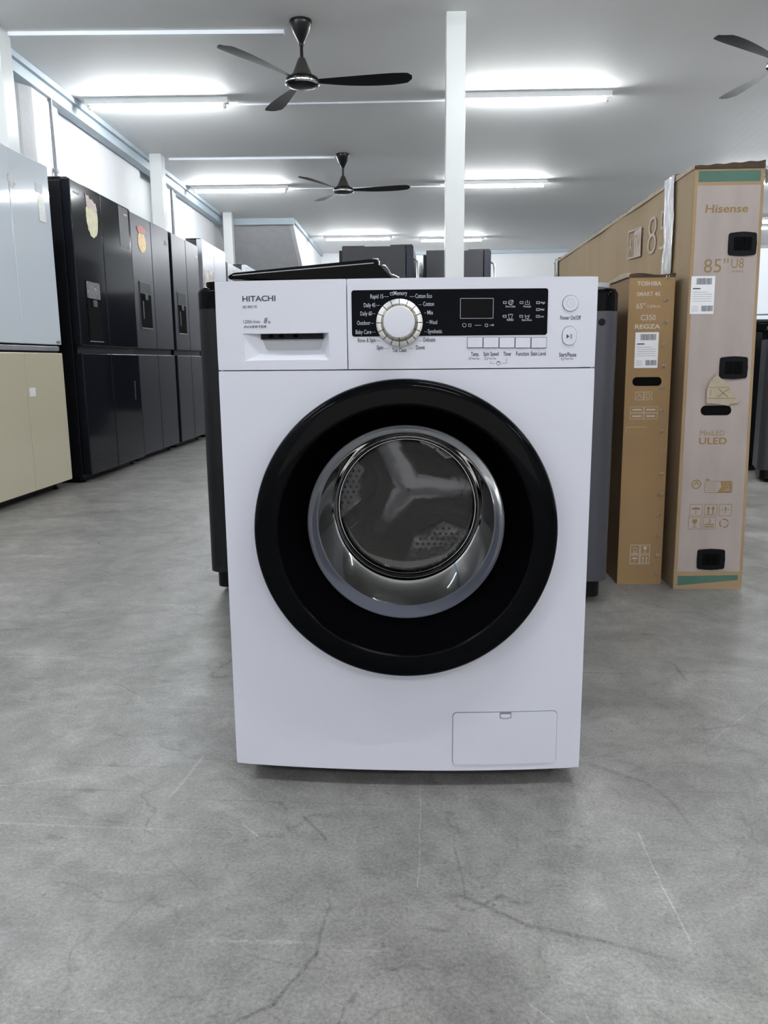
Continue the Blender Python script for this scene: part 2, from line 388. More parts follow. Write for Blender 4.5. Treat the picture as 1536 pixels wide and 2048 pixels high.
# left wall: plastered panels with shallow piers, local x is 0 at the edge of the cornice
bm = B()
pl = [(-0.5, -12.2), (-0.14, -12.2), (-0.14, -0.35), (-0.30, -0.33), (-0.30, 0.02), (-0.22, 0.30), (-0.13, 0.34), (-0.09, 0.40), (-0.07, 0.44), (-0.07, 0.72), (-0.10, 0.76), (-0.10, 0.98),
      (-0.12, 1.02), (-0.15, 1.05), (-0.15, 3.25), (-0.24, 3.3), (-0.24, 3.9), (-0.10, 3.95), (-0.10, 4.5), (-0.15, 4.55), (-0.15, 6.8), (-0.20, 6.9), (-0.20, 12.3), (-0.5, 12.3)]
prism_z(bm, pl, 0, 3.0)
struct('wall_left', bm, 'wall_white', WL, g, smooth=25)
bm = B(); box(bm, -3.9, 7.1, 16.4, 16.6, 0, 3.0); struct('wall_back', bm, 'wall_white')
# right wall with an open loading doorway that lets the daylight in
bm = B(); box(bm, 6.9, 7.1, -7, 3.0, 0, 3.0); box(bm, 6.9, 7.1, 9.0, 16.5, 0, 3.0); box(bm, 6.9, 7.1, 3.0, 9.0, 2.6, 3.0)
struct('wall_right', bm, 'wall_white')
# shopfront wall behind the photographer: open doorway
bm = B(); box(bm, -3.9, -2.4, -7, -6.8, 0, 3.0); box(bm, 3.4, 7.1, -7, -6.8, 0, 3.0); box(bm, -2.4, 3.4, -7, -6.8, 2.75, 3.0)
struct('wall_front', bm, 'wall_white')
# cornice along the left wall: a pale upper strip over a darker recessed one
bm = B(); box(bm, -0.07, 0.0, -11.5, 7.0, 2.955, 3.0); box(bm, -0.14, -0.035, -11.5, 7.0, 2.875, 2.955)
struct('trim_1', bm, 'trim_blue', WL, g)
bm = B(); box(bm, -1.3, 3.2, 16.33, 16.4, 2.93, 3.0); struct('trim_2', bm, 'trim_blue')
# sloping stair soffit hanging under the ceiling at the far left
bm = B()
prism_x(bm, [(7.22, 3.0), (7.22, 2.93), (8.25, 2.40), (9.6, 1.70), (9.6, 3.0)], -0.2, 0.965)
struct('wall_soffit', bm, 'soffit', WL, g)
bm = B(); prism_x(bm, [(7.24, 3.0), (7.24, 2.93), (8.25, 2.41), (9.6, 1.71), (9.6, 0.0), (11.7, 0.0), (11.7, 3.0)], 0.966, 1.03)
struct('wall_stair', bm, 'wall_white', WL, g)
bm = B(); box(bm, -0.12, 1.06, 7.13, 7.22, 2.90, 3.0, 0.006); struct('trim_3', bm, 'trim_blue', WL, g)
bm = B(); box(bm, 1.03, 1.07, 7.22, 11.5, 2.94, 3.0, 0.004); struct('trim_4', bm, 'trim_blue', WL, g)

def column(x0, x1, y0, y1, label, rz=0.0, loc=(0, 0, 0)):
    bm = B(); box(bm, x0, x1, y0, y1, 0, 3.0, 0.006, 2)
    o = finish('steel_column', bm, 'column_white'); o.location = loc; o.rotation_euler = (0, 0, rz)
    return tag(o, label, 'column')
column(-0.14, 0.118, -0.42, -0.25, 'white column at the left edge of the photo beside the white and beige fridge', g, WL)
column(0.035, 0.17, 3.03, 3.17, 'white square column against the left wall above the two dark steel fridges', g, WL)
column(0.035, 0.175, 6.58, 6.72, 'far white square column beside the sloping stair soffit', g, WL)
column(-0.066, 0.066, -0.06, 0.07, 'white steel column standing alone in mid floor behind the white washer', 0.045, (0.138, 4.60, 0))

# pipes and cable conduits
def pipe_wall(u, x, label):
    bm = B(); tube(bm, [(x, u, 0.0), (x, u, 2.2), (x, u, 2.9)], 0.014, 10)
    o = finish('wall_pipe', bm, 'metal_grey'); o.location = WL; o.rotation_euler = (0, 0, g)
    bm = B(); box(bm, x - 0.02, x + 0.02, u - 0.025, u + 0.025, 2.30, 2.33, 0.004); finish('pipe_clip', bm, 'metal_grey', o)
    return tag(o, label, 'pipe')
pipe_wall(0.74, -0.055, 'thin grey pipe clipped to the wall pier above the pale blue fridge')
pipe_wall(4.28, -0.085, 'thin grey pipe on the wall right of the second white column')
bm = B(); tube(bm, [(-0.17, 7.0, 2.38), (-0.14, 7.25, 2.25), (-0.1, 7.7, 2.1), (-0.06, 8.3, 1.92), (-0.05, 8.5, 1.86)], 0.016, 8)
o = finish('drain_pipe', bm, 'metal_grey'); o.location = WL; o.rotation_euler = (0, 0, g); tag(o, 'grey pipe slanting down the wall below the stair soffit', 'pipe')

def conduit(a, b_, wd, h, label):
    a = Vector(a); b_ = Vector(b_); d = b_ - a; L_ = d.length
    bm = B(); box(bm, 0, L_, -wd / 2, wd / 2, 3.0 - h, 3.0, 0.003)
    o = finish('cable_conduit', bm, 'conduit_white'); o.location = (a.x, a.y, 0); o.rotation_euler = (0, 0, math.atan2(d.y, d.x))
    return tag(o, label, 'conduit', 'white cable conduits across the ceiling')
conduit((-2.98, 4.60), (-1.055, 4.75), 0.05, 0.028, 'white cable conduit from the nearest left column to the nearest fan')
conduit((-1.85, 6.30), (0.22, 6.39), 0.022, 0.015, 'thin white conduit joining the two nearest tube lights')
conduit((-3.04, 8.12), (-1.16, 8.25), 0.045, 0.025, 'white cable conduit from the second left column to the farther fan')
conduit((-2.0, 9.86), (0.30, 9.93), 0.022, 0.013, 'thin white conduit joining the second row of tube lights')
bm = B(); tube(bm, [(5.2, 13.0, 2.985), (6.9, 13.1, 2.985)], 0.012, 8)
tag(finish('cable_conduit', bm, 'conduit_white'), 'thin white conduit at far right beyond the tall carton', 'conduit')

# ------------------------------------------------------------------ tube lights
def tube_light(x0, y0, x1, y1, label, group='ceiling tube lights'):
    c = Vector(((x0 + x1) / 2, (y0 + y1) / 2)); L_ = math.hypot(x1 - x0, y1 - y0)
    t = thing('tube_light', label, 'light', (c.x, c.y, 3.0), math.atan2(y1 - y0, x1 - x0), group)
    h = L_ / 2
    bm = B(); box(bm, -h - 0.045, h + 0.045, -0.040, 0.040, -0.048, 0, 0.004); finish('housing', bm, 'batten', t)
    bm = B(); tube(bm, [(-h, 0, -0.064), (h, 0, -0.064)], 0.0155, 14); finish('lamp', bm, 'tube_light', t)
    bm = B(); n = 10
    A = [(0.0166 * math.cos(PI * (0.24 + 0.52 * i / n)), -0.064 + 0.0166 * math.sin(PI * (0.24 + 0.52 * i / n))) for i in range(n + 1)]
    prism_x(bm, A, -h + .003, h - .003); finish('lamp_glow_shield', bm, 'batten', t)  # opaque cover added over the lamp top to cut its glow on the ceiling
    for s in (-1, 1):
        bm = B(); box(bm, s * h - 0.004 if s > 0 else -h - 0.022, h + 0.022 if s > 0 else -h + 0.004, -0.019, 0.019, -0.083, -0.040, 0.004); finish('lamp_holder', bm, 'tube_cap', t)
    return t
tube_light(-3.034, 6.05, -1.868, 6.12, 'lit tube light nearest the left wall, left of the nearest fan')
tube_light(0.215, 6.23, 1.464, 6.287, 'lit tube light just right of the central column, nearest row')
tube_light(-3.20, 9.60, -2.02, 9.67, 'lit tube light over the left fridges in the second row')
tube_light(0.16, 9.68, 1.354, 9.74, 'lit tube light right of the central column in the second row')
tube_light(-2.10, 14.0, -0.92, 14.06, 'small far tube light over the dark fridge at the back')
tube_light(-0.35, 14.4, 0.78, 14.46, 'farthest tube light glimpsed low beside the central column')
tube_light(5.45, 13.7, 6.4, 13.75, 'far tube light at the right edge of the photo beyond the tall carton')
for yy in (2.75, -0.8, -4.3):
    for xx in (-2.45, 0.85, 4.15):
        tube_light(xx - 0.6, yy, xx + 0.6, yy + 0.05, 'lit tube light overhead in front of the picture', 'tube lights overhead out of frame')
for yy in (6.4, 9.9):
    tube_light(3.6, yy, 4.8, yy + 0.05, 'lit tube light on the right side hidden by the tall carton', 'tube lights on the right side')

# ------------------------------------------------------------------ ceiling fans
def blade(bm, ang, R0=0.11, R1=0.755):
    n = 22; rows = []
    for i in range(n + 1):
        t = i / n; r = R0 + (R1 - R0) * t
        wd = 0.050 + 0.105 * math.sin(min(1, t * 1.15) * PI / 2) - 0.02 * max(0, t - 0.8) / 0.2
        back = 0.012 * math.sin(t * PI); tw = -math.radians(15 - 7 * t)
        if t > 0.93: wd *= math.sqrt(max(0.05, 1 - ((t - 0.93) / 0.075) ** 2))
        row = []
        for s, dz in ((-0.45, 0.0), (0.0, 0.006), (0.55, 0.0), (0.0, -0.001)):
            yy = s * wd + back; z = yy * math.tan(tw) + dz + 0.012 * t
            row.append(bm.verts.new((r * math.cos(ang) - yy * math.sin(ang), r * math.sin(ang) + yy * math.cos(ang), z)))
        rows.append(row)
    for a, b in zip(rows, rows[1:]):
        for k in range(4): bm.faces.new((a[k], a[(k + 1) % 4], b[(k + 1) % 4], b[k]))
    bm.faces.new(rows[0]); bm.faces.new(rows[-1][::-1])

def fan(x, y, angs, label):
    t = thing('ceiling_fan', label, 'ceiling fan', (x, y, 2.62), 0, 'black ceiling fans')
    bm = B(); lathe(bm, [(0, .38), (.074, .38), (.076, .372), (.074, .35), (.052, .30), (.030, .262), (.018, .238), (.016, .225), (0, .225)], 40); finish('canopy', bm, 'fan_black', t)
    bm = B(); tube(bm, [(0, 0, .24), (0, 0, .10)], .0115, 16); finish('downrod', bm, 'fan_black', t)
    bm = B(); lathe(bm, [(0, .150), (.020, .148), (.026, .138), (.040, .105), (.062, .055), (.078, .032), (.10, .022), (.10, .018), (0, .018)], 40); finish('motor_cover', bm, 'fan_grey', t)
    bm = B(); lathe(bm, [(0, .024), (.098, .024), (.112, .014), (.117, 0), (.113, -.016), (.100, -.030), (.07, -.040), (.03, -.045), (0, -.046)], 48); finish('motor_housing', bm, 'fan_black', t)
    bm = B(); lathe(bm, [(.116, -.008), (.1205, -.012), (.1195, -.019), (.108, -.028), (.106, -.024), (.112, -.014)], 48, close=True); finish('trim_ring', bm, 'chrome', t, label='chrome ring round the motor')
    for a in angs:
        bm = B(); blade(bm, math.radians(a)); finish('blade', bm, 'fan_blade', t)
    return t
fan(-0.912, 4.60, (2, 117, 238), 'nearest black three-blade ceiling fan, left of the central column')
fan(-1.065, 8.15, (-2, 120, 240), 'farther black three-blade ceiling fan, above the black washer lid')
fan(2.30, 4.58, (100, 219, 340), 'black ceiling fan of which only two blade tips show at the right edge')

# ------------------------------------------------------------------ front loading washer
W = thing('front_load_washer', 'white front-loading washing machine with round black door in the centre', 'washing machine', (0, 0, 0), 0.02879)
HW, ZT, ZM, ZB, BUL = 0.2975, 0.848, 0.7105, 0.032, 0.018
def fy(x): return -BUL * (1 - (x / HW) ** 2)
def FR(h): return lambda x, z: (x, fy(x) - h, z)
def sheet(bm, xs, zs, skip=None, depth=0.03, bev=0.0016, corner=None):
    grid = [[bm.verts.new((x, fy(x), z)) for x in xs] for z in zs]
    for i in range(len(zs) - 1):
        for j in range(len(xs) - 1):
            if skip and skip((xs[j] + xs[j + 1]) / 2, (zs[i] + zs[i + 1]) / 2): continue
            bm.faces.new((grid[i][j], grid[i][j + 1], grid[i + 1][j + 1], grid[i + 1][j]))
    for v in [v for v in bm.verts if not v.link_faces]: bm.verts.remove(v)
    rim(bm, depth, bev)
def rim(bm, depth, bev):
    be = [e for e in bm.edges if e.is_boundary]
    ex = bmesh.ops.extrude_edge_only(bm, edges=be)['geom']
    for v in [q for q in ex if isinstance(q, bmesh.types.BMVert)]: v.co.y += depth
    if bev: bmesh.ops.bevel(bm, geom=be, offset=bev, segments=3, profile=0.5, affect='EDGES', clamp_overlap=True)
def lin(a, b, n): return [a + (b - a) * i / n for i in range(n + 1)]
def front_rr(bm, x0, x1, z0, z1, r, h0, h1, n=16):
    """rounded plate that follows the bulged front between heights h0 and h1"""
    xs = sorted(set([x0 + r * (1 - math.cos(a)) for a in lin(0, PI / 2, 6)] + [x1 - r * (1 - math.cos(a)) for a in lin(0, PI / 2, 6)] + lin(x0 + r, x1 - r, n)))
    top, bot = [], []
    for x in xs:
        dd = max(0, (x0 + r) - x, x - (x1 - r)); k = r - math.sqrt(max(0, r * r - dd * dd))
        top.append((x, z1 - k)); bot.append((x, z0 + k))
    A = [[bm.verts.new(FR(h)(*p)) for p in q] for q, h in ((top, h1), (bot, h1), (top, h0), (bot, h0))]
    for i in range(len(xs) - 1):
        bm.faces.new((A[0][i], A[0][i + 1], A[1][i + 1], A[1][i])); bm.faces.new((A[2][i], A[3][i], A[3][i + 1], A[2][i + 1]))
        bm.faces.new((A[0][i], A[2][i], A[2][i + 1], A[0][i + 1])); bm.faces.new((A[1][i], A[1][i + 1], A[3][i + 1], A[3][i]))
    for i in (0, -1): bm.faces.new((A[0][i], A[1][i], A[3][i], A[2][i]))
    bmesh.ops.remove_doubles(bm, verts=bm.verts, dist=1e-6)

# cabinet: open-fronted steel box
bm = B()
box(bm, -.2965, -.2925, .012, .52, .035, .846); box(bm, .2925, .2965, .012, .52, .035, .846); box(bm, -.2925, .2925, .516, .52, .035, .846); box(bm, -.2925, .2925, .03, .516, .035, .05)
finish('cabinet', bm, 'white_enamel', W)
bm = B(); box(bm, -.2972, .2972, .012, .522, .829, .8475, .003); finish('top_plate', bm, 'white_plastic', W)
for sx in (-1, 1):
    for yy in (.070, .47):
        bm = B(); lathe(bm, [(0, 0), (.019, 0), (.021, .004), (.021, .012), (.011, .014), (.011, .040), (0, .040)], 24, lambda a, b, h: (a + sx * .256, b + yy, h)); finish('foot', bm, 'black_plastic', W)
bm = B(); box(bm, -.265, .265, .050, .060, .010, .05); finish('kick_shadow_panel', bm, 'black_plastic', W)  # black strip put in to deepen the shadow under the washer front
bpy.data.objects['kick_shadow_panel'].name = 'under_shadow_strip'
# dark inner liner seen in the seams
bm = B(); box(bm, -.290, .290, .006, .011, .700, .84); finish('inner_frame', bm, 'seam', W)
# lower front panel with a round opening (radial rings from circle to rectangle)
CZ = 0.4567
bm = B()
angs = set(2 * PI * i / 120 for i in range(120))
X0, X1, Z0, Z1 = -HW, HW, ZB, ZM - .0008
for cx, cz in ((X0, Z0), (X0, Z1), (X1, Z0), (X1, Z1)):
    angs.add(math.atan2(cz - CZ, cx) % (2 * PI))
angs = sorted(angs)
def edge_pt(a):
    c, s = math.cos(a), math.sin(a); ts = []
    if c > 1e-9: ts.append(X1 / c)
    if c < -1e-9: ts.append(X0 / c)
    if s > 1e-9: ts.append((Z1 - CZ) / s)
    if s < -1e-9: ts.append((Z0 - CZ) / s)
    t = min(ts); return t * c, CZ + t * s
rings = []
for k in lin(0, 1, 10):
    row = []
    for a in angs:
        ex, ez = edge_pt(a); ix, iz = .2 * math.cos(a), CZ + .2 * math.sin(a)
        x, z = ix + (ex - ix) * k, iz + (ez - iz) * k; row.append(bm.verts.new((x, fy(x), z)))
    rings.append(row)
for a, b in zip(rings, rings[1:]):
    for i in range(len(angs)): j = (i + 1) % len(angs); bm.faces.new((a[i], a[j], b[j], b[i]))
rim(bm, .028, .0018)
FP = finish('front_panel', bm, 'white_enamel', W, 40)

# detergent drawer front with its finger recess
bm = B()
RX0, RX1, RZ0, RZ1 = -.2538, -.1185, .7264, .7674
sheet(bm, [-HW] + lin(-.29, RX0, 3) + lin(RX0, RX1, 10)[1:] + lin(RX1, -.0892, 3)[1:], [ZM + .0008, RZ0, RZ1, .80, ZT], lambda x, z: RX0 < x < RX1 and RZ0 < z < RZ1, .012)
DR = finish('detergent_drawer', bm, 'white_plastic', W, 40)
bm = B()
outer = [(RX0, RZ1), (RX0, RZ0), (RX1, RZ0), (RX1, RZ1)]
mid = [(-.2286, RZ1), (-.2205, .7440), (-.2170, .7418), (-.1375, .7418), (-.1340, .7440), (-.1275, RZ1)]
oz = [(RX0 - .001, RZ1 + .001), (RX0 - .001, RZ0), (RX0, RZ0 - .001), (RX1, RZ0 - .001), (RX1 + .001, RZ0), (RX1 + .001, RZ1 + .001)]
O_ = [bm.verts.new((x, fy(x) + .001, z)) for x, z in oz]; I_ = [bm.verts.new((x, .006, z)) for x, z in mid]
for i in range(5): bm.faces.new((O_[i], O_[i + 1], I_[i + 1], I_[i]))
bm.faces.new((O_[5], O_[0], I_[0], I_[5]))
finish('handle_recess', bm, 'recess_white', DR, 30)
bm = B(); prism_y(bm, mid, .0055, .008); finish('recess_back', bm, 'grey_recess', DR)
bm = B(); box(bm, -.2275, -.1290, .0010, .0056, .7590, .7672); finish('drawer_slot', bm, 'black_plastic', DR)
for xx in (-.211, -.195, -.172):
    bm = B(); box(bm, xx - .0035, xx + .0035, -.0010, .0012, .7612, .7672, .001); finish('drawer_catch', bm, 'hole_black', DR)
# control panel front
bm = B(); sheet(bm, lin(-.0880, HW, 18), [ZM + .0008, .76, .80, ZT], None, .012)
CP = finish('control_panel', bm, 'white_plastic', W, 40)
bm = B(); front_rr(bm, -.0812, .2205, .7612, .8308, .004, .0, .0009, 24); DP = finish('display_panel', bm, 'panel_black', CP, 40, 'glossy black display strip')

# layout units of the control panel drawing: 1 unit = 0.773 mm, origin at the dial centre
def PU(u): return -.0074 + (u - 799) * .000773
def PV(u, v): return .7809 - (v - 646) * .00076 - (u - 799) * .0000093
def ptext(bm, s, u0, u1, v, h=None, hh=.0012, **k):
    z0 = PV((u0 + u1) / 2, v); text(bm, s, PU(u0), PU(u1), z0, FR(hh), h, **k)
def pline(bm, pts, wd, hh=.0012, closed=False): line(bm, [(PU(a), PV(a, b)) for a, b in pts], wd, FR(hh), closed)
lt = B(); dk = B(); H_ = .0062
for s, a, b_, v in (('Rapid 15', 741.5, 767, 597.5), ('Daily 45', 728, 751, 614.5), ('Daily 60', 721, 744, 631), ('Outdoor', 714, 741, 649.5), ('Baby Care', 711, 742.5, 667.5),
                  ('Memory', 788, 814.5, 591), ('Cotton Eco', 830.6, 863.5, 596.5), ('Cotton', 846, 867.5, 612), ('Mix', 854.5, 866, 629), ('Wool', 858, 874, 648), ('Synthetic', 855.5, 884, 666)):
    ptext(lt, s, a, b_, v, H_, bold=.004)
for s, a, b_, v in (('Rinse & Spin', 715, 750.7, 684), ('Spin', 753, 766, 698.5), ('Tub Clean', 784, 813, 703.5), ('Delicate', 846.6, 870.6, 682.5), ('Duvet', 831.6, 849.6, 698),
                  ('Temp.', 942, 958.5, 711), ('Spin Speed', 967, 997.5, 710.5), ('Timer', 1007, 1023, 710.5), ('Function', 1032.5, 1058.5, 710), ('Stain Level', 1062, 1092.5, 709.5),
                  ('Power On/Off', 1119.5, 1161, 638), ('Start/Pause', 1119.5, 1154.5, 711.5)):
    ptext(dk, s, a, b_, v, H_, hh=.0004, bold=.014)
for s, a, b_, v in (('Press 3sec.', 944, 960, 718), ('Press 3sec.', 977, 993.5, 717.5), ('Press 3sec.', 1131, 1149.5, 717.5)): ptext(dk, s, a, b_, v, .0030, hh=.0004)
for s, a, b_, v in (('Drum Clean', 1009.5, 1029, 614.5), ('Prewash', 1045, 1060, 614.5), ('High', 1079, 1088, 606.8), ('Mid', 1079, 1086.5, 620.3), ('Low', 1079, 1086.5, 633.8), ('Reload', 1012.5, 1025.5, 641), ('Extra Rinse', 1042.5, 1062, 641)):
    ptext(lt, s, a, b_, v, .0030, bold=.01)
for a, b_, v in ((768, 778, 594), (752, 760, 611), (745, 751, 627.5), (742.5, 748, 646.5), (744, 751, 664), (819.5, 829, 594), (837, 843, 610), (848, 852.5, 626), (852, 857, 644.5), (848, 854.5, 663)): pline(lt, [(a, v), (b_, v)], .0004)
for a, b_, v in ((752, 759, 681), (767.5, 779, 696.5), (836.5, 843, 680.5), (818, 826, 696)): pline(dk, [(a, v), (b_, v)], .0004, .0004)
# memory box icon
pline(lt, [(781, 586), (786, 586), (786, 591), (781, 591)], .0006, closed=True); pline(lt, [(783, 588), (787, 584.5)], .0006)
# indicator windows and symbols
for a, v in ((1008, 605.2), (1041, 605), (1074, 605), (1074, 618.6), (1074, 632), (1008, 632.2), (1041, 632)): pline(lt, [(a - 3, v - 1.9), (a + 3, v - 1.9), (a + 3, v + 1.9), (a - 3, v + 1.9)], .0007, closed=True)
def ring_(bm, u, v, r, wd, a0=0, a1=2 * PI, hh=.0012):
    pts = [(u + r * math.cos(a0 + (a1 - a0) * i / 18), v - r * math.sin(a0 + (a1 - a0) * i / 18)) for i in range(18 if abs(a1 - a0 - 2 * PI) < 1e-6 else 19)]
    pline(bm, pts, wd, hh, closed=abs(a1 - a0 - 2 * PI) < 1e-6)
ring_(lt, 1019.5, 605, 4.6, .0006); ring_(lt, 1019, 606, 2.2, .0005); ring_(lt, 1023, 602, 1.6, .0005)
pline(lt, [(1048.5, 602), (1048.5, 609), (1056.5, 609), (1056.5, 602)], .0006); pline(lt, [(1052.5, 600.5), (1052.5, 606)], .0010)
pline(lt, [(1015, 629), (1017.5, 627.5), (1019.5, 629.5), (1021.5, 627.5), (1024, 629), (1022.5, 632), (1022.5, 637), (1016.5, 637), (1016.5, 632)], .0006, closed=True)
pline(lt, [(1048.5, 628.5), (1049.5, 635.5), (1056, 635.5), (1057, 628.5)], .0006); pline(lt, [(1049, 631.5), (1056.5, 631.5)], .0007)
ring_(lt, 928, 650, 3.6, .0006); pline(lt, [(936.5, 647.5), (941.5, 647.5), (941.5, 652.5), (936.5, 652.5)], .0006, closed=True); pline(lt, [(949, 650), (962, 650)], .0006)
pline(lt, [(969.5, 647.5), (974.5, 647.5), (974.5, 652.5), (969.5, 652.5)], .0006, closed=True); pline(lt, [(978.5, 649.8), (983.5, 649.8)], .0007); ring_(lt, 985, 649.5, 1.6, .0006)
# display window outline
pline(lt, [(920, 597.5), (985, 597), (985, 636), (920, 636.5)], .0006, closed=True)
finish('panel_lettering', lt, 'ink_light', DP, None)
# small dark pictograms and the timer link
pline(dk, [(938, 714.5), (941.5, 714.5), (941.5, 718.5), (938, 718.5)], .0004, .0004, True); pline(dk, [(940, 716), (943, 713.5)], .0004, .0004)
pline(dk, [(970, 714.5), (975, 714.5), (975, 718.5), (970, 718.5)], .0005, .0004, True); pline(dk, [(1123.5, 714.5), (1128.5, 714.5), (1128.5, 718.5), (1124.5, 718.5)], .0005, .0004, True)
ring_(dk, 997.5, 725.5, 3.8, .0006, hh=.0004); pline(dk, [(994.5, 723), (1000.5, 723)], .0008, .0004)
pline(dk, [(981.5, 721.5), (981.5, 726), (990, 726)], .0004, .0004); pline(dk, [(1004.5, 725.5), (1013.5, 725.5), (1013.5, 714.5)], .0004, .0004)
# play / pause symbol
flat(dk, [(PU(1133), PV(1133, 666.5)), (PU(1133), PV(1133, 676)), (PU(1138.6), PV(1138.6, 671.3))], FR(.0021))
for a in (1140.8, 1143.4): pline(dk, [(a, 666.5), (a, 676)], .0008, .0021)
finish('control_lettering', dk, 'ink_dark', CP, None)
# drawer lettering
bm = B()
text(bm, 'HITACHI', -.2532, -.2003, .8171, FR(.0004), .0083, bold=.018)
text(bm, 'BD-80CVE', -.2528, -.2303, .8070, FR(.0004), .0038, bold=.003)
text(bm, '1200r/min', -.2531, -.2264, .7837, FR(.0004), .0050)
text(bm, '8', -.2199, -.2143, .7838, FR(.0004), .0080, shear=.25); text(bm, 'kg', -.2136, -.2092, .7838, FR(.0004), .0042, shear=.25)
text(bm, 'INVERTER', -.2532, -.2162, .7765, FR(.0004), .0036, bold=.015, shear=.35)
finish('drawer_lettering', bm, 'ink_dark', DR, None)
# display glass
bm = B(); front_rr(bm, .0862, .1350, .7884, .8168, .001, .0009, .0010, 6); finish('display_window', bm, 'gloss_black', DP)

# dial
DX, DZ = -.0074, .7812; yb = fy(DX)
fd = lambda a, b, h: (DX + a, yb - h, DZ + b)
bm = B(); lathe(bm, [(0, .0003), (.0356, .0003), (.0360, .004), (.0356, .0075), (.0272, .0095), (0, .0095)], 96, fd); DI = finish('dial', bm, 'silver', W)
bm = B()
for i in range(16):
    a = PI / 2 + i * PI / 8; c, s = math.cos(a), math.sin(a); t = .00065
    vs = []
    for r, h in ((.0289, .0095), (.0355, .0079), (.0359, .0042)):
        for q in (-t, t): vs.append(bm.verts.new((DX + r * c - q * s, yb - h, DZ + r * s + q * c)))
    bm.faces.new((vs[0], vs[1], vs[3], vs[2])); bm.faces.new((vs[2], vs[3], vs[5], vs[4]))
finish('dial_marks', bm, 'ink_dark', DI)
bm = B(); lathe(bm, [(.0286, .0090), (.0284, .0120), (.0272, .0140), (.0250, .0250), (.0243, .0262), (.0235, .0264)], 72, fd); finish('dial_band', bm, 'champagne', DI, label='champagne metal band')
bm = B(); lathe(bm, [(.0240, .0255), (.0236, .0275), (.0225, .0285), (.015, .0292), (0, .0294)], 72, fd); finish('dial_cap', bm, 'white_plastic', DI)
bm = B(); prism(bm, [(DX - .0008, DZ - .0267), (DX + .0008, DZ - .0267), (DX + .0008, DZ - .0225), (DX - .0008, DZ - .0225)], lambda x, z: (x, yb - .0150, z), lambda x, z: (x, yb - .0288, z)); finish('dial_pointer', bm, 'ink_dark', DI)
# buttons
for i in range(5):
    x0 = .0975 + i * .02475
    z1 = .7584 - i * .0003
    bm = B(); front_rr(bm, x0 - .0007, x0 + .0239, z1 - .0165, z1 + .0006, .001, .0, .0004, 3); bt = finish('push_button', bm, 'seam', W)
    bm = B(); front_rr(bm, x0, x0 + .0232, z1 - .0155, z1, .0008, .0, .0018, 3); finish('button_cap', bm, 'white_plastic', bt)
def round_btn(name, pts_f, cap_h=.002):
    bm = B(); prism(bm, pts_f(.0006), FR(0), FR(.0004)); o = finish(name, bm, 'ink_dark', W)
    bm = B(); prism(bm, pts_f(0), FR(0), FR(cap_h)); finish('button_cap', bm, 'white_plastic', o); return o
PB = round_btn('power_button', lambda e: circ(.2554, .8085, .0118 + e, 48))
bm = B(); line(bm, circ(.2554, .8085, .0060, 32), .0003, FR(.0021), True); line(bm, [(.2554, .8068), (.2554, .8102)], .0003, FR(.0021)); finish('power_symbol', bm, 'ink_mid', PB)
round_btn('start_button', lambda e: [(x, z) for x, z in rr(.2447 - e, .2659 + e, .7455 - e, .7737 + e, .0106 + e, 12)])
# pump filter hatch
bm = B(); front_rr(bm, .0790, .2566, .0432, .1392, .0075, .0, .0004, 20); HT = finish('filter_hatch', bm, 'ink_dark', W)
bm = B(); front_rr(bm, .0797, .2559, .0440, .1385, .0070, .0, .0018, 20); finish('hatch_cover', bm, 'white_plastic', HT)
bm = B(); prism(bm, [(.1588, .1390), (.1588, .1288), (.1640, .1276), (.1684, .1272), (.1728, .1276), (.1780, .1288), (.1780, .1390)], FR(.0), FR(.0022)); finish('hatch_slot', bm, 'metal_grey', HT)
bm = B(); prism(bm, [(.1600, .1355), (.1600, .1302), (.1645, .1290), (.1684, .1287), (.1723, .1290), (.1768, .1302), (.1768, .1355)], FR(.0015), FR(.0030)); finish('hatch_latch', bm, 'white_plastic', HT)

# door: profile radius / height in front of the panel plane
fdoor = lambda a, b, h: (a, -h, CZ + b)
bm = B()
lathe(bm, [(.1985, .002), (.226, .002), (.232, .012), (.2375, .026), (.2402, .038), (.2404, .046), (.2388, .0525), (.2355, .0562), (.2300, .0582), (.218, .0600), (.204, .0605), (.2015, .0598), (.2000, .0585), (.1985, .055)], 144, fdoor, True)
DOOR = finish('door', bm, 'gloss_black', W, 30, 'glossy black door ring')
bm = B(); lathe(bm, [(.2000, .0584), (.196, .0535), (.188, .035), (.178, .008), (.1665, -.022), (.1645, -.028), (.1705, -.032), (.184, -.002), (.1975, .030), (.1990, .050)], 144, fdoor, True); finish('door_cone', bm, 'cone_black', DOOR, 30)
bm = B(); lathe(bm, [(.1650, -.024), (.1640, -.020), (.1622, -.0195), (.1600, -.024), (.1560, -.034), (.1515, -.040), (.1495, -.046), (.1530, -.050), (.1640, -.040)], 144, fdoor, True); finish('glass_rim', bm, 'rim_grey', DOOR)
bm = B(); lathe(bm, [(.1515, -.040), (.1500, -.060), (.1465, -.090), (.1420, -.120), (.1370, -.150), (.1340, -.165), (.1300, -.177), (.1245, -.184), (.117, -.187), (.08, -.189), (.04, -.190), (0, -.190)], 144, fdoor); finish('glass_bowl', bm, 'bowl_glass', DOOR, 60)
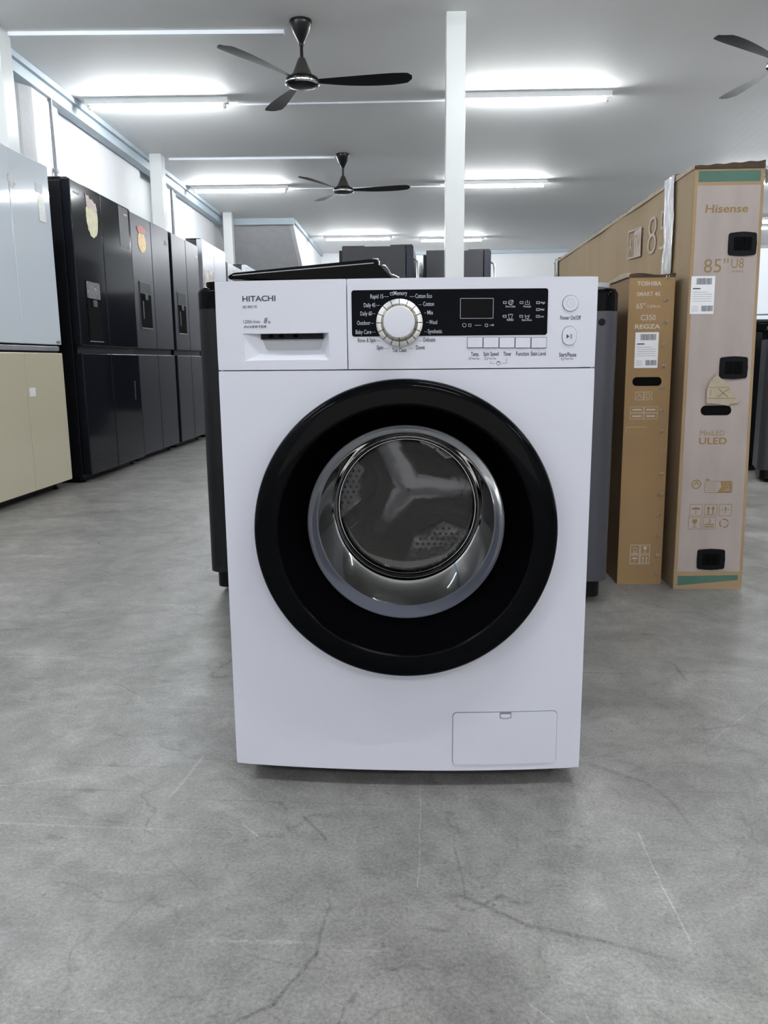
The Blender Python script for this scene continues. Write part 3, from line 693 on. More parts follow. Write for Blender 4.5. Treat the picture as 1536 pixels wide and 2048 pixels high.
# seal and drum
bm = B(); lathe(bm, [(.199, .010), (.185, -.012), (.178, -.055), (.172, -.075), (.170, -.090), (.180, -.098), (.200, -.090), (.215, -.10), (.245, -.10), (.245, -.085), (.21, -.082), (.198, -.06), (.203, -.02)], 96, fdoor, True); finish('door_seal', bm, 'rubber_grey', W)
bm = B(); lathe(bm, [(.205, -.105), (.240, -.112), (.242, -.16), (.242, -.40), (.238, -.415), (.20, -.420)], 96, fdoor)
DRUM = finish('drum', bm, 'drum_steel', W, 40)
bm = B()   # back of the drum: three-armed star pressed into the sheet
nr, na = 60, 300; rows = [[bm.verts.new((0, .395, CZ))]]
for i in range(1, nr + 1):
    r = .236 * i / nr; row = []
    for j in range(na):
        a = 2 * PI * j / na; ph = ((a - math.radians(236)) % (2 * PI / 3)); ph = min(ph, 2 * PI / 3 - ph)
        lat = r * math.sin(min(ph, PI / 2)) if ph < PI / 2 else r
        wd = .040 + .055 * (r / .236) ** 1.5 + .030 * max(0, 1 - r / .09)
        k = 1 / (1 + math.exp((lat - wd) / .0030)); k = max(k, 1 / (1 + math.exp((r - .075) / .008)))
        dish = .020 * (r / .236) ** 2
        hmp = .012 * max(0, 1 - (lat / wd) ** 2) * k
        row.append(bm.verts.new((r * math.cos(a), .425 - dish - .034 * k * (1 - .5 * r / .236) - hmp, CZ + r * math.sin(a))))
    rows.append(row)
for j in range(na): bm.faces.new((rows[0][0], rows[1][j], rows[1][(j + 1) % na]))
for a, b in zip(rows[1:], rows[2:]):
    for j in range(na): bm.faces.new((a[j], a[(j + 1) % na], b[(j + 1) % na], b[j]))
finish('drum_star', bm, 'drum_steel', DRUM, 60)
bm = B()
for ix in range(-18, 19):
    for iz in range(-18, 19):
        x, z = ix * .0125 + (iz % 2) * .006, iz * .0115; r = math.hypot(x, z); a = math.atan2(z, x)
        ph = ((a - math.radians(236)) % (2 * PI / 3)); ph = min(ph, 2 * PI / 3 - ph); lat = r * math.sin(min(ph, PI / 2))
        wd = .040 + .055 * (r / .236) ** 1.5
        if .085 < r < .215 and lat > wd + .022:
            dish = .020 * (r / .236) ** 2
            lathe(bm, [(0, 0), (.0022, 0), (.0032, -.0006)], 8, lambda p, q, h: (x + p, .4235 - dish - .0005 + h * .5, CZ + z + q))
o = finish('perforation', bm, 'hole_grey', DRUM); o['kind'] = 'stuff'
for k in range(3):
    a = math.radians(30 + 120 * k); bm = B(); n = 14; rr_ = []
    for i in range(n + 1):
        y = .12 + (.38 - .12) * i / n; hh = .045 * math.sin(PI * min(1, .25 + i / n * .75)); row = []
        for q in (-1, -.5, 0, .5, 1):
            aa = a + q * .13; rad = .241 - hh * (1 - abs(q) ** 1.6)
            row.append(bm.verts.new((rad * math.cos(aa), y, CZ + rad * math.sin(aa))))
        rr_.append(row)
    for p, q in zip(rr_, rr_[1:]):
        for i in range(4): bm.faces.new((p[i], p[i + 1], q[i + 1], q[i]))
    finish('drum_paddle', bm, 'drum_steel', DRUM, 60)

# ------------------------------------------------------------------ top-load washers behind
def top_loader(x, y, rz, wd, dp, H, body, cover, plate, label, lid_pts=None, name='top_load_washer', group=None):
    t = thing(name, label, 'washing machine', (x, y, 0), rz, group)
    bm = B(); prism_z(bm, rr(0, wd, 0, dp, .045, 8), .075, H - .075)
    finish('body', bm, body, t)
    bm = B(); prism(bm, rr(.018, wd - .018, .018, dp - .018, .035, 6), lambda a, b: (a, b, .022), lambda a, b: (a, b, .080)); finish('base_skirt', bm, 'black_plastic', t)
    for fx in (.075, wd - .075):
        for fyy in (.075, dp - .075):
            bm = B(); lathe(bm, [(0, 0), (.026, 0), (.028, .006), (.026, .014), (.020, .016), (.020, .024), (0, .024)], 16, lambda a, b, h: (fx + a, fyy + b, h)); finish('foot', bm, 'black_plastic', t)
    bm = B(); A0 = rr(0, wd, 0, dp, .045, 8); A1 = rr(.006, wd - .006, .006, dp - .006, .045, 8); A2 = rr(.03, wd - .03, .03, dp - .03, .05, 8)
    rings = [[bm.verts.new((*p, h)) for p in A] for A, h in ((A0, H - .074), (A0, H - .028), (A1, H - .014), (A2, H - .004))]
    for a, b in zip(rings, rings[1:]):
        for i in range(len(a)): j = (i + 1) % len(a); bm.faces.new((a[i], a[j], b[j], b[i]))
    bm.faces.new(rings[0]); bm.faces.new(rings[-1]); finish('top_cover', bm, cover, t)
    bm = B(); prism_z(bm, rr(.02, wd - .02, .02, dp - .02, .045, 8), H - .010, H + .004); finish('lid_frame', bm, plate, t)
    return t
LW = top_loader(-.672, 1.10, .0, .60, .62, .955, 'cabinet_black', 'gloss_black', 'gloss_black', 'black top-loading washer half hidden behind the white washer, lid ajar')
bm = B()   # half-open lid, seen edge-on from the front
lid = [(.098, .966), (.095, .975), (.112, .984), (.520, 1.016), (.538, 1.013), (.549, .998), (.560, .985), (.585, .961), (.50, .958)]
prism(bm, lid, lambda a, b: (a, .03, b), lambda a, b: (a, .50, b))
bmesh.ops.bevel(bm, geom=list(bm.edges), offset=.002, segments=2, affect='EDGES')
LID = finish('lid', bm, 'gloss_black', LW)
bm = B(); tube(bm, [(.528, .026, 1.017), (.542, .026, 1.0155), (.547, .026, 1.008), (.547, .026, .998)], .0018, 8); tube(bm, [(.555, .026, .998), (.564, .026, .996), (.573, .026, .985), (.580, .026, .972), (.592, .026, .968), (.604, .026, .962)], .0020, 8)
finish('lid_hinge', bm, 'chrome', LID)
bm = B(); prism(bm, [(.11, .9755), (.53, 1.0035), (.53, 1.006), (.11, .978)], lambda a, b: (a, .0285, b), lambda a, b: (a, .031, b)); finish('lid_edge', bm, 'metal_grey', LID)
RW = top_loader(-.045, 1.04, .0, .598, .64, .930, 'washer_grey', 'gloss_black', 'lid_grey', 'dark grey top-loading washer behind the right side of the white washer')
bm = B(); lathe(bm, [(.010, 0), (.009, .002), (0, .0025)], 20, lambda a, b, h: (.548 + a, -h, .825 + b)); finish('badge', bm, 'black_plastic', RW)

# ------------------------------------------------------------------ left row of fridges
def ZY(bm, x, pts): flat(bm, pts, lambda y, z: (x, y, z))
def fridge(y0, wd, xf, H, upper, lower, cab, label, seam=.5, zu=.83, zl=.785, disp=None, rz=0.0, depth=.68, group='fridges along the left wall', two=False):
    """front faces +x; local origin at the near front foot corner, y runs along the row"""
    t = thing('fridge', label, 'refrigerator', (xf, y0, 0), rz, group)
    dd = .055
    bm = B(); box(bm, -depth, -dd, .0, wd, .035, H - .012, .004); box(bm, -.16, -dd - .002, .02, wd - .02, H - .014, H + .012, .003); finish('cabinet', bm, cab, t)
    bm = B(); box(bm, -depth + .05, -dd - .03, .03, wd - .03, .0, .06); finish('plinth', bm, 'black_plastic', t)
    ys = wd * seam
    bm = B(); box(bm, -dd - .004, -.030, .004, wd - .004, zl - .03, zu + .01); finish('handle_channel', bm, 'black_plastic' if cab != 'x' else cab, t)
    doors = []
    for a, b in ((.002, ys - .002), (ys + .002, wd - .002)):
        bm = B(); box(bm, -dd, 0, a, b, zu, H, .006, 3); doors.append(finish('upper_door', bm, upper, t, 40))
        bm = B(); box(bm, -dd, 0, a, b, .05, zl, .006, 3); doors.append(finish('lower_door', bm, lower, t, 40))
    for q in (.06, wd - .06):
        bm = B(); lathe(bm, [(0, 0), (.02, 0), (.022, .008), (.012, .012), (.012, .04), (0, .04)], 14, lambda a, b, h: (-.09 + a, q + b, h)); finish('foot', bm, 'black_plastic', t)
        bm = B(); box(bm, -.12, -.02, q - .04, q + .04, H - .006, H + .010, .004); finish('hinge_cover', bm, 'black_plastic', t)
    if disp:
        a, b, z0, z1, zc, film = disp
        bm = B(); box(bm, -.002, .0025, a - .008, b + .008, z0 - .012, z1 + .004, .001); D = finish('dispenser', bm, 'fridge_grey' if not film else 'gloss_black', doors[0])
        bm = B(); prism_x(bm, rr(a, b, zc, z1, .006), .001, .0045); finish('dispenser_panel', bm, 'film_clear' if film else 'cabinet_black', D)
        bm = B(); prism_x(bm, rr(a, b, z0, zc - .006, .008), .0018, .0035); finish('dispenser_recess', bm, 'hole_black', D)
        bm = B(); box(bm, .003, .012, (a + b) / 2 - .03, (a + b) / 2 + .03, zc - .05, zc - .008, .003); finish('dispenser_spout', bm, 'cabinet_grey', D)
        if not film:
            bm = B(); box(bm, .003, .007, a + .035, a + .06, z0 + .06, zc - .06, .001); finish('dispenser_lever', bm, 'cabinet_grey', D)
        bm = B(); box(bm, .001, .006, a - .004, b + .004, z0 - .010, z0 - .004); finish('dispenser_tray', bm, 'metal_grey', D)
    return t, doors

def blob(cy, cz, ry, rz_, n=40, jag=.0, seed=1, topflat=False):
    rnd = random.Random(seed); out = []
    for i in range(n):
        a = 2 * PI * i / n; k = 1 + rnd.uniform(-jag, jag)
        out.append((cy + ry * k * math.cos(a), cz + rz_ * k * math.sin(a)))
    return out
def sticker(parent, pts, m, name='sticker', x0=.0005, x1=.0018):
    bm = B(); prism_x(bm, pts, x0, x1); return finish(name, bm, m, parent)

# white-blue over beige glass fridge, nearest
f1, d1 = fridge(2.40, .865, -2.115, 1.80, 'glass_blue', 'glass_beige', 'cabinet_black', 'fridge with pale blue upper doors and beige lower doors at the left edge', seam=.485, rz=.02)
off = 2.40
sticker(d1[2], rr(3.10 - off, 3.18 - off, 1.635, 1.685, .002), 'metal_grey', 'energy_display')
sticker(d1[2], blob(3.155 - off, 1.575, .038, .060, 30), 'sticker_pale')
sticker(d1[2], rr(3.115 - off, 3.192 - off, 1.49, 1.545, .002), 'sticker_white', x0=.0019, x1=.003)
sticker(d1[2], blob(2.845 - off, 1.64, .035, .03, 24, .35, 3), 'film', 'plastic_film')
sticker(d1[3], rr(2.835 - off, 2.90 - off, .555, .60, .002), 'sticker_white')
sticker(d1[2], rr(3.20 - off, 3.245 - off, .838, .852, .002), 'metal_grey', 'badge')
bm = B(); box(bm, -.050, -.012, .012, .855, .795, .822, .004); finish('handle_strip', bm, 'fridge_silver', f1)

f2, d2 = fridge(3.42, .985, -2.085, 1.775, 'fridge_black', 'fridge_black', 'cabinet_black', 'glossy black four-door fridge with water dispenser and large pale yellow sticker', seam=.46, disp=(.13, .335, .865, 1.215, 1.115, True), rz=.035)
sticker(d2[0], [(y, z) for y, z in blob(.300, 1.585, .078, .105, 40, .03, 5) if z < 1.66] + [(.235, 1.675), (.228, 1.735), (.252, 1.715), (.27, 1.725), (.295, 1.70), (.32, 1.705), (.345, 1.68), (.372, 1.665)][::-1] if False else blob(.300, 1.600, .090, .112, 44, .045, 5), 'sticker_yellow')
sticker(d2[0], [(.222, 1.66), (.215, 1.735), (.235, 1.72), (.262, 1.728), (.285, 1.70), (.31, 1.715), (.335, 1.69), (.365, 1.70), (.385, 1.66), (.36, 1.64), (.31, 1.66), (.26, 1.655)][::-1], 'sticker_pink', x0=.0019, x1=.003)
sticker(d2[2], rr(.765, .945, 1.50, 1.765, .002), 'cabinet_grey', 'energy_label')
bm = B(); box(bm, .0005, .002, .045, .125, 1.700, 1.712); finish('badge', bm, 'ink_light', d2[0])
bm = B(); box(bm, .002, .003, .86, .92, 1.715, 1.727); finish('badge', bm, 'ink_light', d2[2])
bm = B(); box(bm, .0005, .0015, .855, .875, .47, .60); finish('badge', bm, 'fridge_grey', d2[3])

f3, d3 = fridge(4.48, .885, -2.150, 1.78, 'fridge_steel', 'fridge_steel', 'cabinet_black', 'dark steel fridge with dispenser and orange round sticker', seam=.50, disp=(.115, .355, .985, 1.31, 1.235, False), rz=.03)
sticker(d3[0], blob(.23, 1.60, .085, .075, 36, .0), 'sticker_orange'); sticker(d3[0], blob(.225, 1.685, .095, .028, 30, .12, 8), 'sticker_red', x0=.0019, x1=.003)
sticker(d3[2], rr(.77, .84, 1.655, 1.69, .002), 'cabinet_grey', 'energy_label')
f4, d4 = fridge(5.44, .82, -2.180, 1.78, 'fridge_steel', 'fridge_steel', 'cabinet_black', 'dark steel fridge with dispenser next to the stickered silver one', seam=.50, disp=(.09, .32, .975, 1.31, 1.215, False), rz=.03)
sticker(d4[2], rr(.70, .78, 1.67, 1.69, .002), 'sticker_white')
f5, d5 = fridge(6.40, .93, -2.205, 1.865, 'fridge_silver', 'fridge_silver', 'cabinet_grey', 'silver fridge covered with coloured stickers, taller than its neighbours', seam=.47, rz=.03)
sticker(d5[0], rr(.05, .30, 1.72, 1.85, .01), 'sticker_yellow'); sticker(d5[0], rr(.03, .42, 1.30, 1.60, .01), 'sticker_multi'); sticker(d5[0], rr(.06, .40, .95, 1.22, .01), 'sticker_multi')
sticker(d5[2], rr(.62, .80, 1.28, 1.52, .01), 'sticker_pale'); sticker(d5[2], rr(.60, .72, 1.02, 1.2, .01), 'sticker_yellow')
f6, d6 = fridge(7.42, .86, -2.235, 1.77, 'fridge_silver', 'fridge_silver', 'cabinet_grey', 'silver fridge with orange and white stickers behind the white washer corner', seam=.5, rz=.035)
sticker(d6[0], rr(.08, .36, 1.45, 1.72, .01), 'sticker_multi'); sticker(d6[2], rr(.50, .72, 1.45, 1.66, .01), 'sticker_orange')
f7, d7 = fridge(8.40, .90, -2.275, 1.86, 'fridge_silver', 'fridge_silver', 'cabinet_grey', 'tall grey-sided fridge in front of the stair soffit, farthest of the left row', seam=.5, rz=.035)
f8, d8 = fridge(9.42, .90, -2.31, 1.80, 'fridge_silver', 'fridge_silver', 'cabinet_grey', 'pale fridge at the far end of the left row under the stair soffit', seam=.5, rz=.035)

# fridges standing at the back, seen from the side
def back_fridge(x0, x1, y, H, label):
    t = thing('fridge', label, 'refrigerator', (x0, y, 0), 0, 'dark fridges at the back')
    wd = x1 - x0
    bm = B(); box(bm, .03, wd - .075, .0, .80, .04, H, .004); finish('cabinet', bm, 'cabinet_grey', t)
    bm = B(); box(bm, 0, .028, .02, .78, .10, H - .03, .003); finish('back_panel', bm, 'cabinet_black', t)
    bm = B(); box(bm, .08, wd - .12, .04, .76, .0, .05); finish('plinth', bm, 'black_plastic', t)
    bm = B(); box(bm, wd - .22, wd - .01, .03, .16, H - .002, H + .016, .004); finish('hinge_cover', bm, 'cabinet_grey', t)
    bm = B(); box(bm, .03, .24, .03, .1, H - .002, H + .012, .004); finish('rear_strip', bm, 'cabinet_grey', t)
    for z0, z1 in ((.05, .80), (.83, H)):
        bm = B(); box(bm, wd - .068, wd, .0, .80, z0, z1, .006); d = finish('door', bm, 'fridge_steel', t)
        bm = B(); tube(bm, [(wd - .01, .05, z1 - .10), (wd + .035, .05, z1 - .13), (wd + .045, .05, z1 - .3), (wd + .035, .05, z1 - .5), (wd - .01, .05, z1 - .53)], .010, 8); finish('handle', bm, 'chrome', d)
    return t
back_fridge(-.915, -.215, 6.45, 1.775, 'dark fridge seen from its side at the back, left of the central column')
back_fridge(-.135, .530, 6.90, 1.78, 'dark fridge seen from its side at the back, crossed by the central column')
bm = B(); prism_y(bm, [(-.20, .9), (-.205, 1.6), (-.185, 1.74), (-.155, 1.735), (-.135, 1.55), (-.14, .9)], 7.4, 7.42)
o = finish('plastic_sheet', bm, 'washer_white'); tag(o, 'white plastic sheet hanging between the two dark back fridges', 'plastic sheet')
bm = B(); box(bm, -.205, -.14, 7.36, 7.46, 0, .92, .004); tag(finish('carton', bm, 'card'), 'narrow carton standing between the two dark back fridges', 'box')

# unseen row of dark fridges, added so the glossy left fridges reflect something dark
for i in range(5):
    tt, _ = fridge(0, .9, 0, 1.76, 'fridge_black', 'fridge_black', 'cabinet_black', 'unseen dark fridge added below the line of sight for the left fridges to reflect', rz=-PI / 2) if i == 0 else (copy_tree(row0), None)
    if i == 0: row0 = tt
    tt.location = (-0.65 + .93 * i, 10.9, 0)
    tt['group'] = 'unseen dark fridges added for reflections'

# ------------------------------------------------------------------ right side
R1 = top_loader(1.975, 4.0, .0, .60, .62, .955, 'cabinet_black', 'gloss_black', 'cabinet_grey', 'black top-loading washer at the right edge beyond the tall carton', group='black washers at the right')
R2 = top_loader(1.905, 3.50, -.25, .56, .30, .90, 'cabinet_grey', 'gloss_black', 'cabinet_grey', 'charcoal washer at the right edge, nearest of the pair', group='black washers at the right')
def white_fridge(x, y, wd, H, label):
    t = thing('fridge', label, 'refrigerator', (x, y, 0), 0, 'white fridges at the right')
    bm = B(); box(bm, 0, wd, .06, .70, .04, H, .006); finish('cabinet', bm, 'washer_white', t)
    bm = B(); box(bm, .03, wd - .03, .1, .66, 0, .05); finish('plinth', bm, 'black_plastic', t)
    bm = B(); box(bm, 0, wd, 0, .058, .06, 1.15, .008); finish('lower_door', bm, 'washer_white', t)
    bm = B(); box(bm, 0, wd, 0, .058, 1.16, H, .008); finish('upper_door', bm, 'washer_white', t)
white_fridge(2.95, 7.4, .75, 1.81, 'white fridge at the right edge behind the black washers')
white_fridge(3.80, 7.4, .75, 1.81, 'white fridge beyond the right edge')

# ------------------------------------------------------------------ TV cartons
def carton(name, label, loc, rz, wd, dp, H, front, side, warp=None):
    t = thing(name, label, 'box', loc, rz)
    wf = warp or (lambda x, z: x)
    bm = B(); nz = 16; ny = 24
    ring = []
    for k in range(nz + 1):
        z = H * k / nz; row = []
        for p in [(0, dp * i / ny) for i in range(ny, 0, -1)] + [(0, 0), (wd * .33, -.003), (wd * .67, -.003), (wd, 0)] + [(wd, dp * i / ny) for i in range(1, ny + 1)]:
            jx = 0.0035 * math.sin(p[1] * 9 + z * 5) * math.sin(PI * p[1] / dp) * (1 if p[0] > 0 else -1)
            row.append(bm.verts.new((wf(p[0], z) + jx, p[1], z)))
        ring.append(row)
    for a, b in zip(ring, ring[1:]):
        for i in range(len(a)): j = (i + 1) % len(a); bm.faces.new((a[i], a[j], b[j], b[i]))
    bm.faces.new(ring[0]); bm.faces.new(ring[-1])
    finish('carton_body', bm, side, t, 30)
    return t, wf

FN = lambda wf, h: (lambda x, z: (wf(x, z) if wf else x, -h - .0035, z))
# tall 85 inch carton
wfH = lambda x, z: .004 - .008 * z + x * (.215 - .0125 * z) / .205
TH, wf = carton('tv_carton', 'tall 85 inch television carton with green stripe and pinkish front', (.793, 1.235, 0), .036, .205, 2.33, 1.272, 'card', 'card_light', wfH)
F = lambda h: (lambda x, z: (wfH(x, z), -h - .0035, z))
def plate(t, pts, m, name, h0, h1, Fx, label=None):
    bm = B(); prism(bm, pts, Fx(h0), Fx(h1)); return finish(name, bm, m, t, label=label)
def strip_plate(t, x0, x1, z0, z1, m, name, h0, h1, Fx, n=12):
    pts = [(x0, z0), (x1, z0)] + [(x1, z0 + (z1 - z0) * i / n) for i in range(1, n)] + [(x1, z1), (x0, z1)] + [(x0, z1 - (z1 - z0) * i / n) for i in range(1, n)]
    return plate(t, pts, m, name, h0, h1, Fx)
strip_plate(TH, 0, .205, .0, 1.272, 'card', 'front_panel', -.001, .0006, F)
# open flap edges at the top and the bottom
bm = B(); n = 24; pts = []
for i in range(n + 1): pts.append((.205 * i / n, 1.270 + .0012 * math.sin(i * 1.1) + .012 * (i / n)))
pts += [(.205, 1.262), (0, 1.262)]
prism(bm, pts, F(.004), F(-.02)); finish('top_flap', bm, 'card_edge', TH)
bm = B(); prism_x(bm, [(0, 1.262)] + [(2.33 * i / 60, 1.272 + .0015 * math.sin(i * 1.9) + (.004 if (i // 3) % 2 else 0)) for i in range(61)] + [(2.33, 1.262)], -.010, .004); finish('side_flap', bm, 'card_torn', TH)
strip_plate(TH, .010, .196, .058, 1.216, 'print_mauve', 'print_panel', .0006, .0010, F)
strip_plate(TH, .012, .194, 1.226, 1.256, 'print_green', 'print_band', .0006, .0010, F, 2)
plate(TH, [(.008, .0), (.198, .012), (.198, .040), (.008, .052)][::1], 'card', 'bottom_tear', .0006, .0014, F)
plate(TH, [(.012, .012), (.192, .030), (.192, .046), (.012, .043)], 'print_green', 'print_band', .0014, .0018, F)
bm = B(); h = .0014
text(bm, 'Hisense', .036, .162, 1.141, F(h), .022, bold=.018, shear=.08)
text(bm, '85"', .041, .113, .972, F(h), .040, bold=-.006); text(bm, 'U8', .121, .158, .984, F(h), .028, bold=-.004); text(bm, 'SERIES', .123, .158, .972, F(h), .005)
text(bm, 'MiniLED', .056, .128, .489, F(h), .016); text(bm, 'ULED', .054, .137, .463, F(h), .020, bold=.022)
# recycling roundel, energy badge and handling symbols
line(bm, circ(.053, .338, .013, 20), .003, F(h), True); line(bm, [(.046, .334), (.053, .346), (.060, .334)], .003, F(h)); 
line(bm, rr(.078, .160, .311, .347, .006), .0015, F(h), True); flat(bm, [(.125, .3465), (.158, .3465), (.1595, .3440), (.1595, .3115), (.116, .3115), (.128, .329)], F(h))
line(bm, [(.080, .352), (.092, .352)], .005, F(h))
for k in range(4): line(bm, [(.082, .340 - k * .007), (.112, .340 - k * .007)], .001, F(h))
def icon(bm, kind, cx, cz, s, f):
    line(bm, [(cx - s, cz - s), (cx + s, cz - s), (cx + s, cz + s), (cx - s, cz + s)], s * .07, f, True)
    if kind == 'umbrella':
        flat(bm, circ(cx, cz + s * .1, s * .7, 14, 0, PI), lambda x, z: f(x, cz + s * .1 + (z - cz - s * .1) * .55)); line(bm, [(cx, cz + s * .1), (cx, cz - s * .6), (cx - s * .2, cz - s * .7)], s * .1, f)
    elif kind == 'up':
        for q in (-.38, .38):
            line(bm, [(cx + q * s, cz - s * .6), (cx + q * s, cz + s * .3)], s * .2, f); flat(bm, [(cx + (q - .28) * s, cz + s * .2), (cx + (q + .28) * s, cz + s * .2), (cx + q * s, cz + s * .7)], f)
        line(bm, [(cx - s * .7, cz - s * .72), (cx + s * .7, cz - s * .72)], s * .1, f)
    elif kind == 'glass':
        flat(bm, [(cx - s * .4, cz + s * .7), (cx - s * .36, cz + .1 * s), (cx, cz - .15 * s), (cx + s * .36, cz + .1 * s), (cx + s * .4, cz + s * .7)], f); line(bm, [(cx, cz - .1 * s), (cx, cz - s * .6)], s * .12, f); line(bm, [(cx - s * .35, cz - s * .65), (cx + s * .35, cz - s * .65)], s * .1, f)
    elif kind == 'stack':
        text(bm, '3', cx - s * .22, cx + s * .22, cz + s * .05, f, s * .65)
        for q in (-.2, -.6): line(bm, [(cx - s * .75, cz + q * s), (cx + s * .75, cz + q * s)], s * .2, f)
    elif kind == 'hands':
        line(bm, [(cx - s * .7, cz), (cx - s * .2, cz + s * .1), (cx, cz)], s * .08, f); line(bm, [(cx + s * .7, cz), (cx + s * .2, cz + s * .1), (cx, cz)], s * .08, f); line(bm, [(cx, cz - s * .5), (cx, cz + s * .5)], s * .12, f); flat(bm, [(cx - s * .2, cz + s * .3), (cx + s * .2, cz + s * .3), (cx, cz + s * .6)], f)
    elif kind == 'bin':
        line(bm, [(cx - s * .4, cz + s * .4), (cx - s * .3, cz - s * .5), (cx + s * .3, cz - s * .5), (cx + s * .4, cz + s * .4)], s * .1, f, True); line(bm, [(cx - s * .5, cz - s * .8), (cx + s * .5, cz - s * .8)], s * .15, f)
finish('print_lettering', bm, 'print_gold', TH, None)
for kd, cx, cz in (('umbrella', .056, .256), ('up', .100, .256), ('hands', .144, .256), ('glass', .054, .214), ('stack', .098, .214)):
    bm = B(); icon(bm, kd, cx, cz, .0185, F(h)); finish('handling_symbol', bm, 'print_gold', TH, None)
bm = B()
for k in range(3): line(bm, circ(.142, .214, .013, 5, .4 + k * 2.094, .4 + k * 2.094 + 1.6), .0035, F(h))
finish('recycling_symbol', bm, 'print_gold', TH, None)
bm = B(); icon(bm, 'bin', .146, .329, .012, F(.0018)); finish('print_symbol', bm, 'print_mauve', TH, None)

def address_label(t, x0, x1, z0, z1, Fx, h):
    L_ = strip_plate(t, x0, x1, z0, z1, 'paper', 'shipping_label', h, h + .0006, Fx, 3); bm = B(); hh = h + .0009; wd = x1 - x0; ht = z1 - z0; rnd = random.Random(3)
    for (a, b, c, d) in ((.22, .88, .78, .95), (.48, .95, .07, .22)):
        x = x0 + a * wd
        while x < x0 + b * wd:
            q = rnd.uniform(.0004, .0014); flat(bm, [(x, z0 + c * ht), (x + q, z0 + c * ht), (x + q, z0 + d * ht), (x, z0 + d * ht)], Fx(hh)); x += q + rnd.uniform(.0005, .0011)
    flat(bm, [(x0 + .08 * wd, z0 + .66 * ht), (x0 + .40 * wd, z0 + .66 * ht), (x0 + .40 * wd, z0 + .69 * ht), (x0 + .08 * wd, z0 + .69 * ht)], Fx(hh))
    for k, (a, b) in enumerate(((.08, .72), (.08, .9), (.08, .9), (.08, .86), (.08, .9))): line(bm, [(x0 + a * wd, z0 + (.58 - .06 * k) * ht), (x0 + b * wd, z0 + (.58 - .06 * k) * ht)], .0007, Fx(hh))
    for k in range(4): line(bm, [(x0 + .06 * wd, z0 + (.2 - .04 * k) * ht), (x0 + .34 * wd, z0 + (.2 - .04 * k) * ht)], .0006, Fx(hh))
    finish('label_print', bm, 'ink_dark', L_, None)
address_label(TH, .006, .076, .853, .962, F, .0012)
for cx, cz in ((.150, 1.052), (.144, .694), (.108, .098)):
    s_x, s_z = .0410, .0310
    bm = B(); P = [(cx + s_x * c, cz + s_z * d) for c, d in ((-.92, 1), (-.5, 1.06), (0, 1.1), (.5, 1.06), (.92, 1), (1, .85), (1.02, 0), (1, -.85), (.92, -1), (.5, -1.06), (0, -1.1), (-.5, -1.06), (-.92, -1), (-1, -.85), (-1.02, 0), (-1, .85))]
    prism(bm, P, F(.0012), F(.006)); bmesh.ops.bevel(bm, geom=[e for e in bm.edges if all(v.co.y < -.008 for v in e.verts)], offset=.002, segments=2, affect='EDGES'); hd = finish('carry_handle', bm, 'black_plastic', TH)
    bm = B(); prism(bm, rr(cx - .026, cx + .026, cz - .019, cz + .019, .004), F(.006), F(.0066)); finish('handle_pocket', bm, 'hole_black', hd)
    bm = B()
    for q in (-.009, .009): box(bm, wfH(cx + q, cz) - .003, wfH(cx + q, cz) + .003, -.0125, -.0095, cz - .015, cz + .015, .001)
    finish('handle_rib', bm, 'gloss_black', hd)
plate(TH, rr(.054, .145, .551, .581, .0148, 8), 'hole_black', 'hand_hole', .0011, .0014, F)
tear = [(.068, .588), (.066, .628), (.072, .650), (.090, .676), (.104, .662), (.128, .645), (.140, .622), (.166, .598), (.160, .588), (.140, .586), (.132, .580), (.100, .586)]
bm = B(); prism(bm, tear, lambda x, z: (wfH(x, z), -.006 - .10 * max(0, (z - .58)) * .1, z), lambda x, z: (wfH(x, z), -.010 - .014 * (z - .58) / .1, z)); TR = finish('torn_flap', bm, 'card_torn', TH)
bm = B(); ft = lambda x, z: (wfH(x, z), -.0108 - .014 * (z - .58) / .1, z); line(bm, [(.070, .603), (.150, .603)], .0012, ft); line(bm, [(.070, .636), (.130, .636)], .0012, ft); line(bm, [(.098, .632), (.130, .607)], .002, ft); line(bm, [(.130, .632), (.098, .607)], .002, ft); line(bm, [(.078, .628), (.076, .610)], .0015, ft)
finish('flap_print', bm, 'print_gold', TR, None)
# side print and plastic straps (the side faces the room)
SD = lambda e: (lambda a, z: (.004 - .008 * z - e - .0036, a, z))
bm = B(); fs = SD(.0012)
def mir(x): return -x
def side_text(bm, s, y_far, y_near, z0, h, **k): text(bm, s, -y_far, -y_near, z0, lambda x, z: fs(-x, z), h, **k)
side_text(bm, '85', .435, .215, 1.072, .125, bold=-.022)
finish('side_lettering', bm, 'print_side', TH, None); bm = B()
line(bm, [(.70, 1.097), (.70, 1.193), (.52, 1.183), (.52, 1.087)], .006, fs, True); flat(bm, [(.61, 1.094), (.61, 1.188), (.523, 1.182), (.523, 1.09)], fs)
side_text(bm, 'AI', .685, .625, 1.115, .05)
finish('side_print', bm, 'print_side', TH, None)
bm = B(); text(bm, 'TV', -.60, -.535, 1.115, lambda x, z: SD(.0018)(-x, z), .05); finish('side_symbol', bm, 'card_light', TH, None)
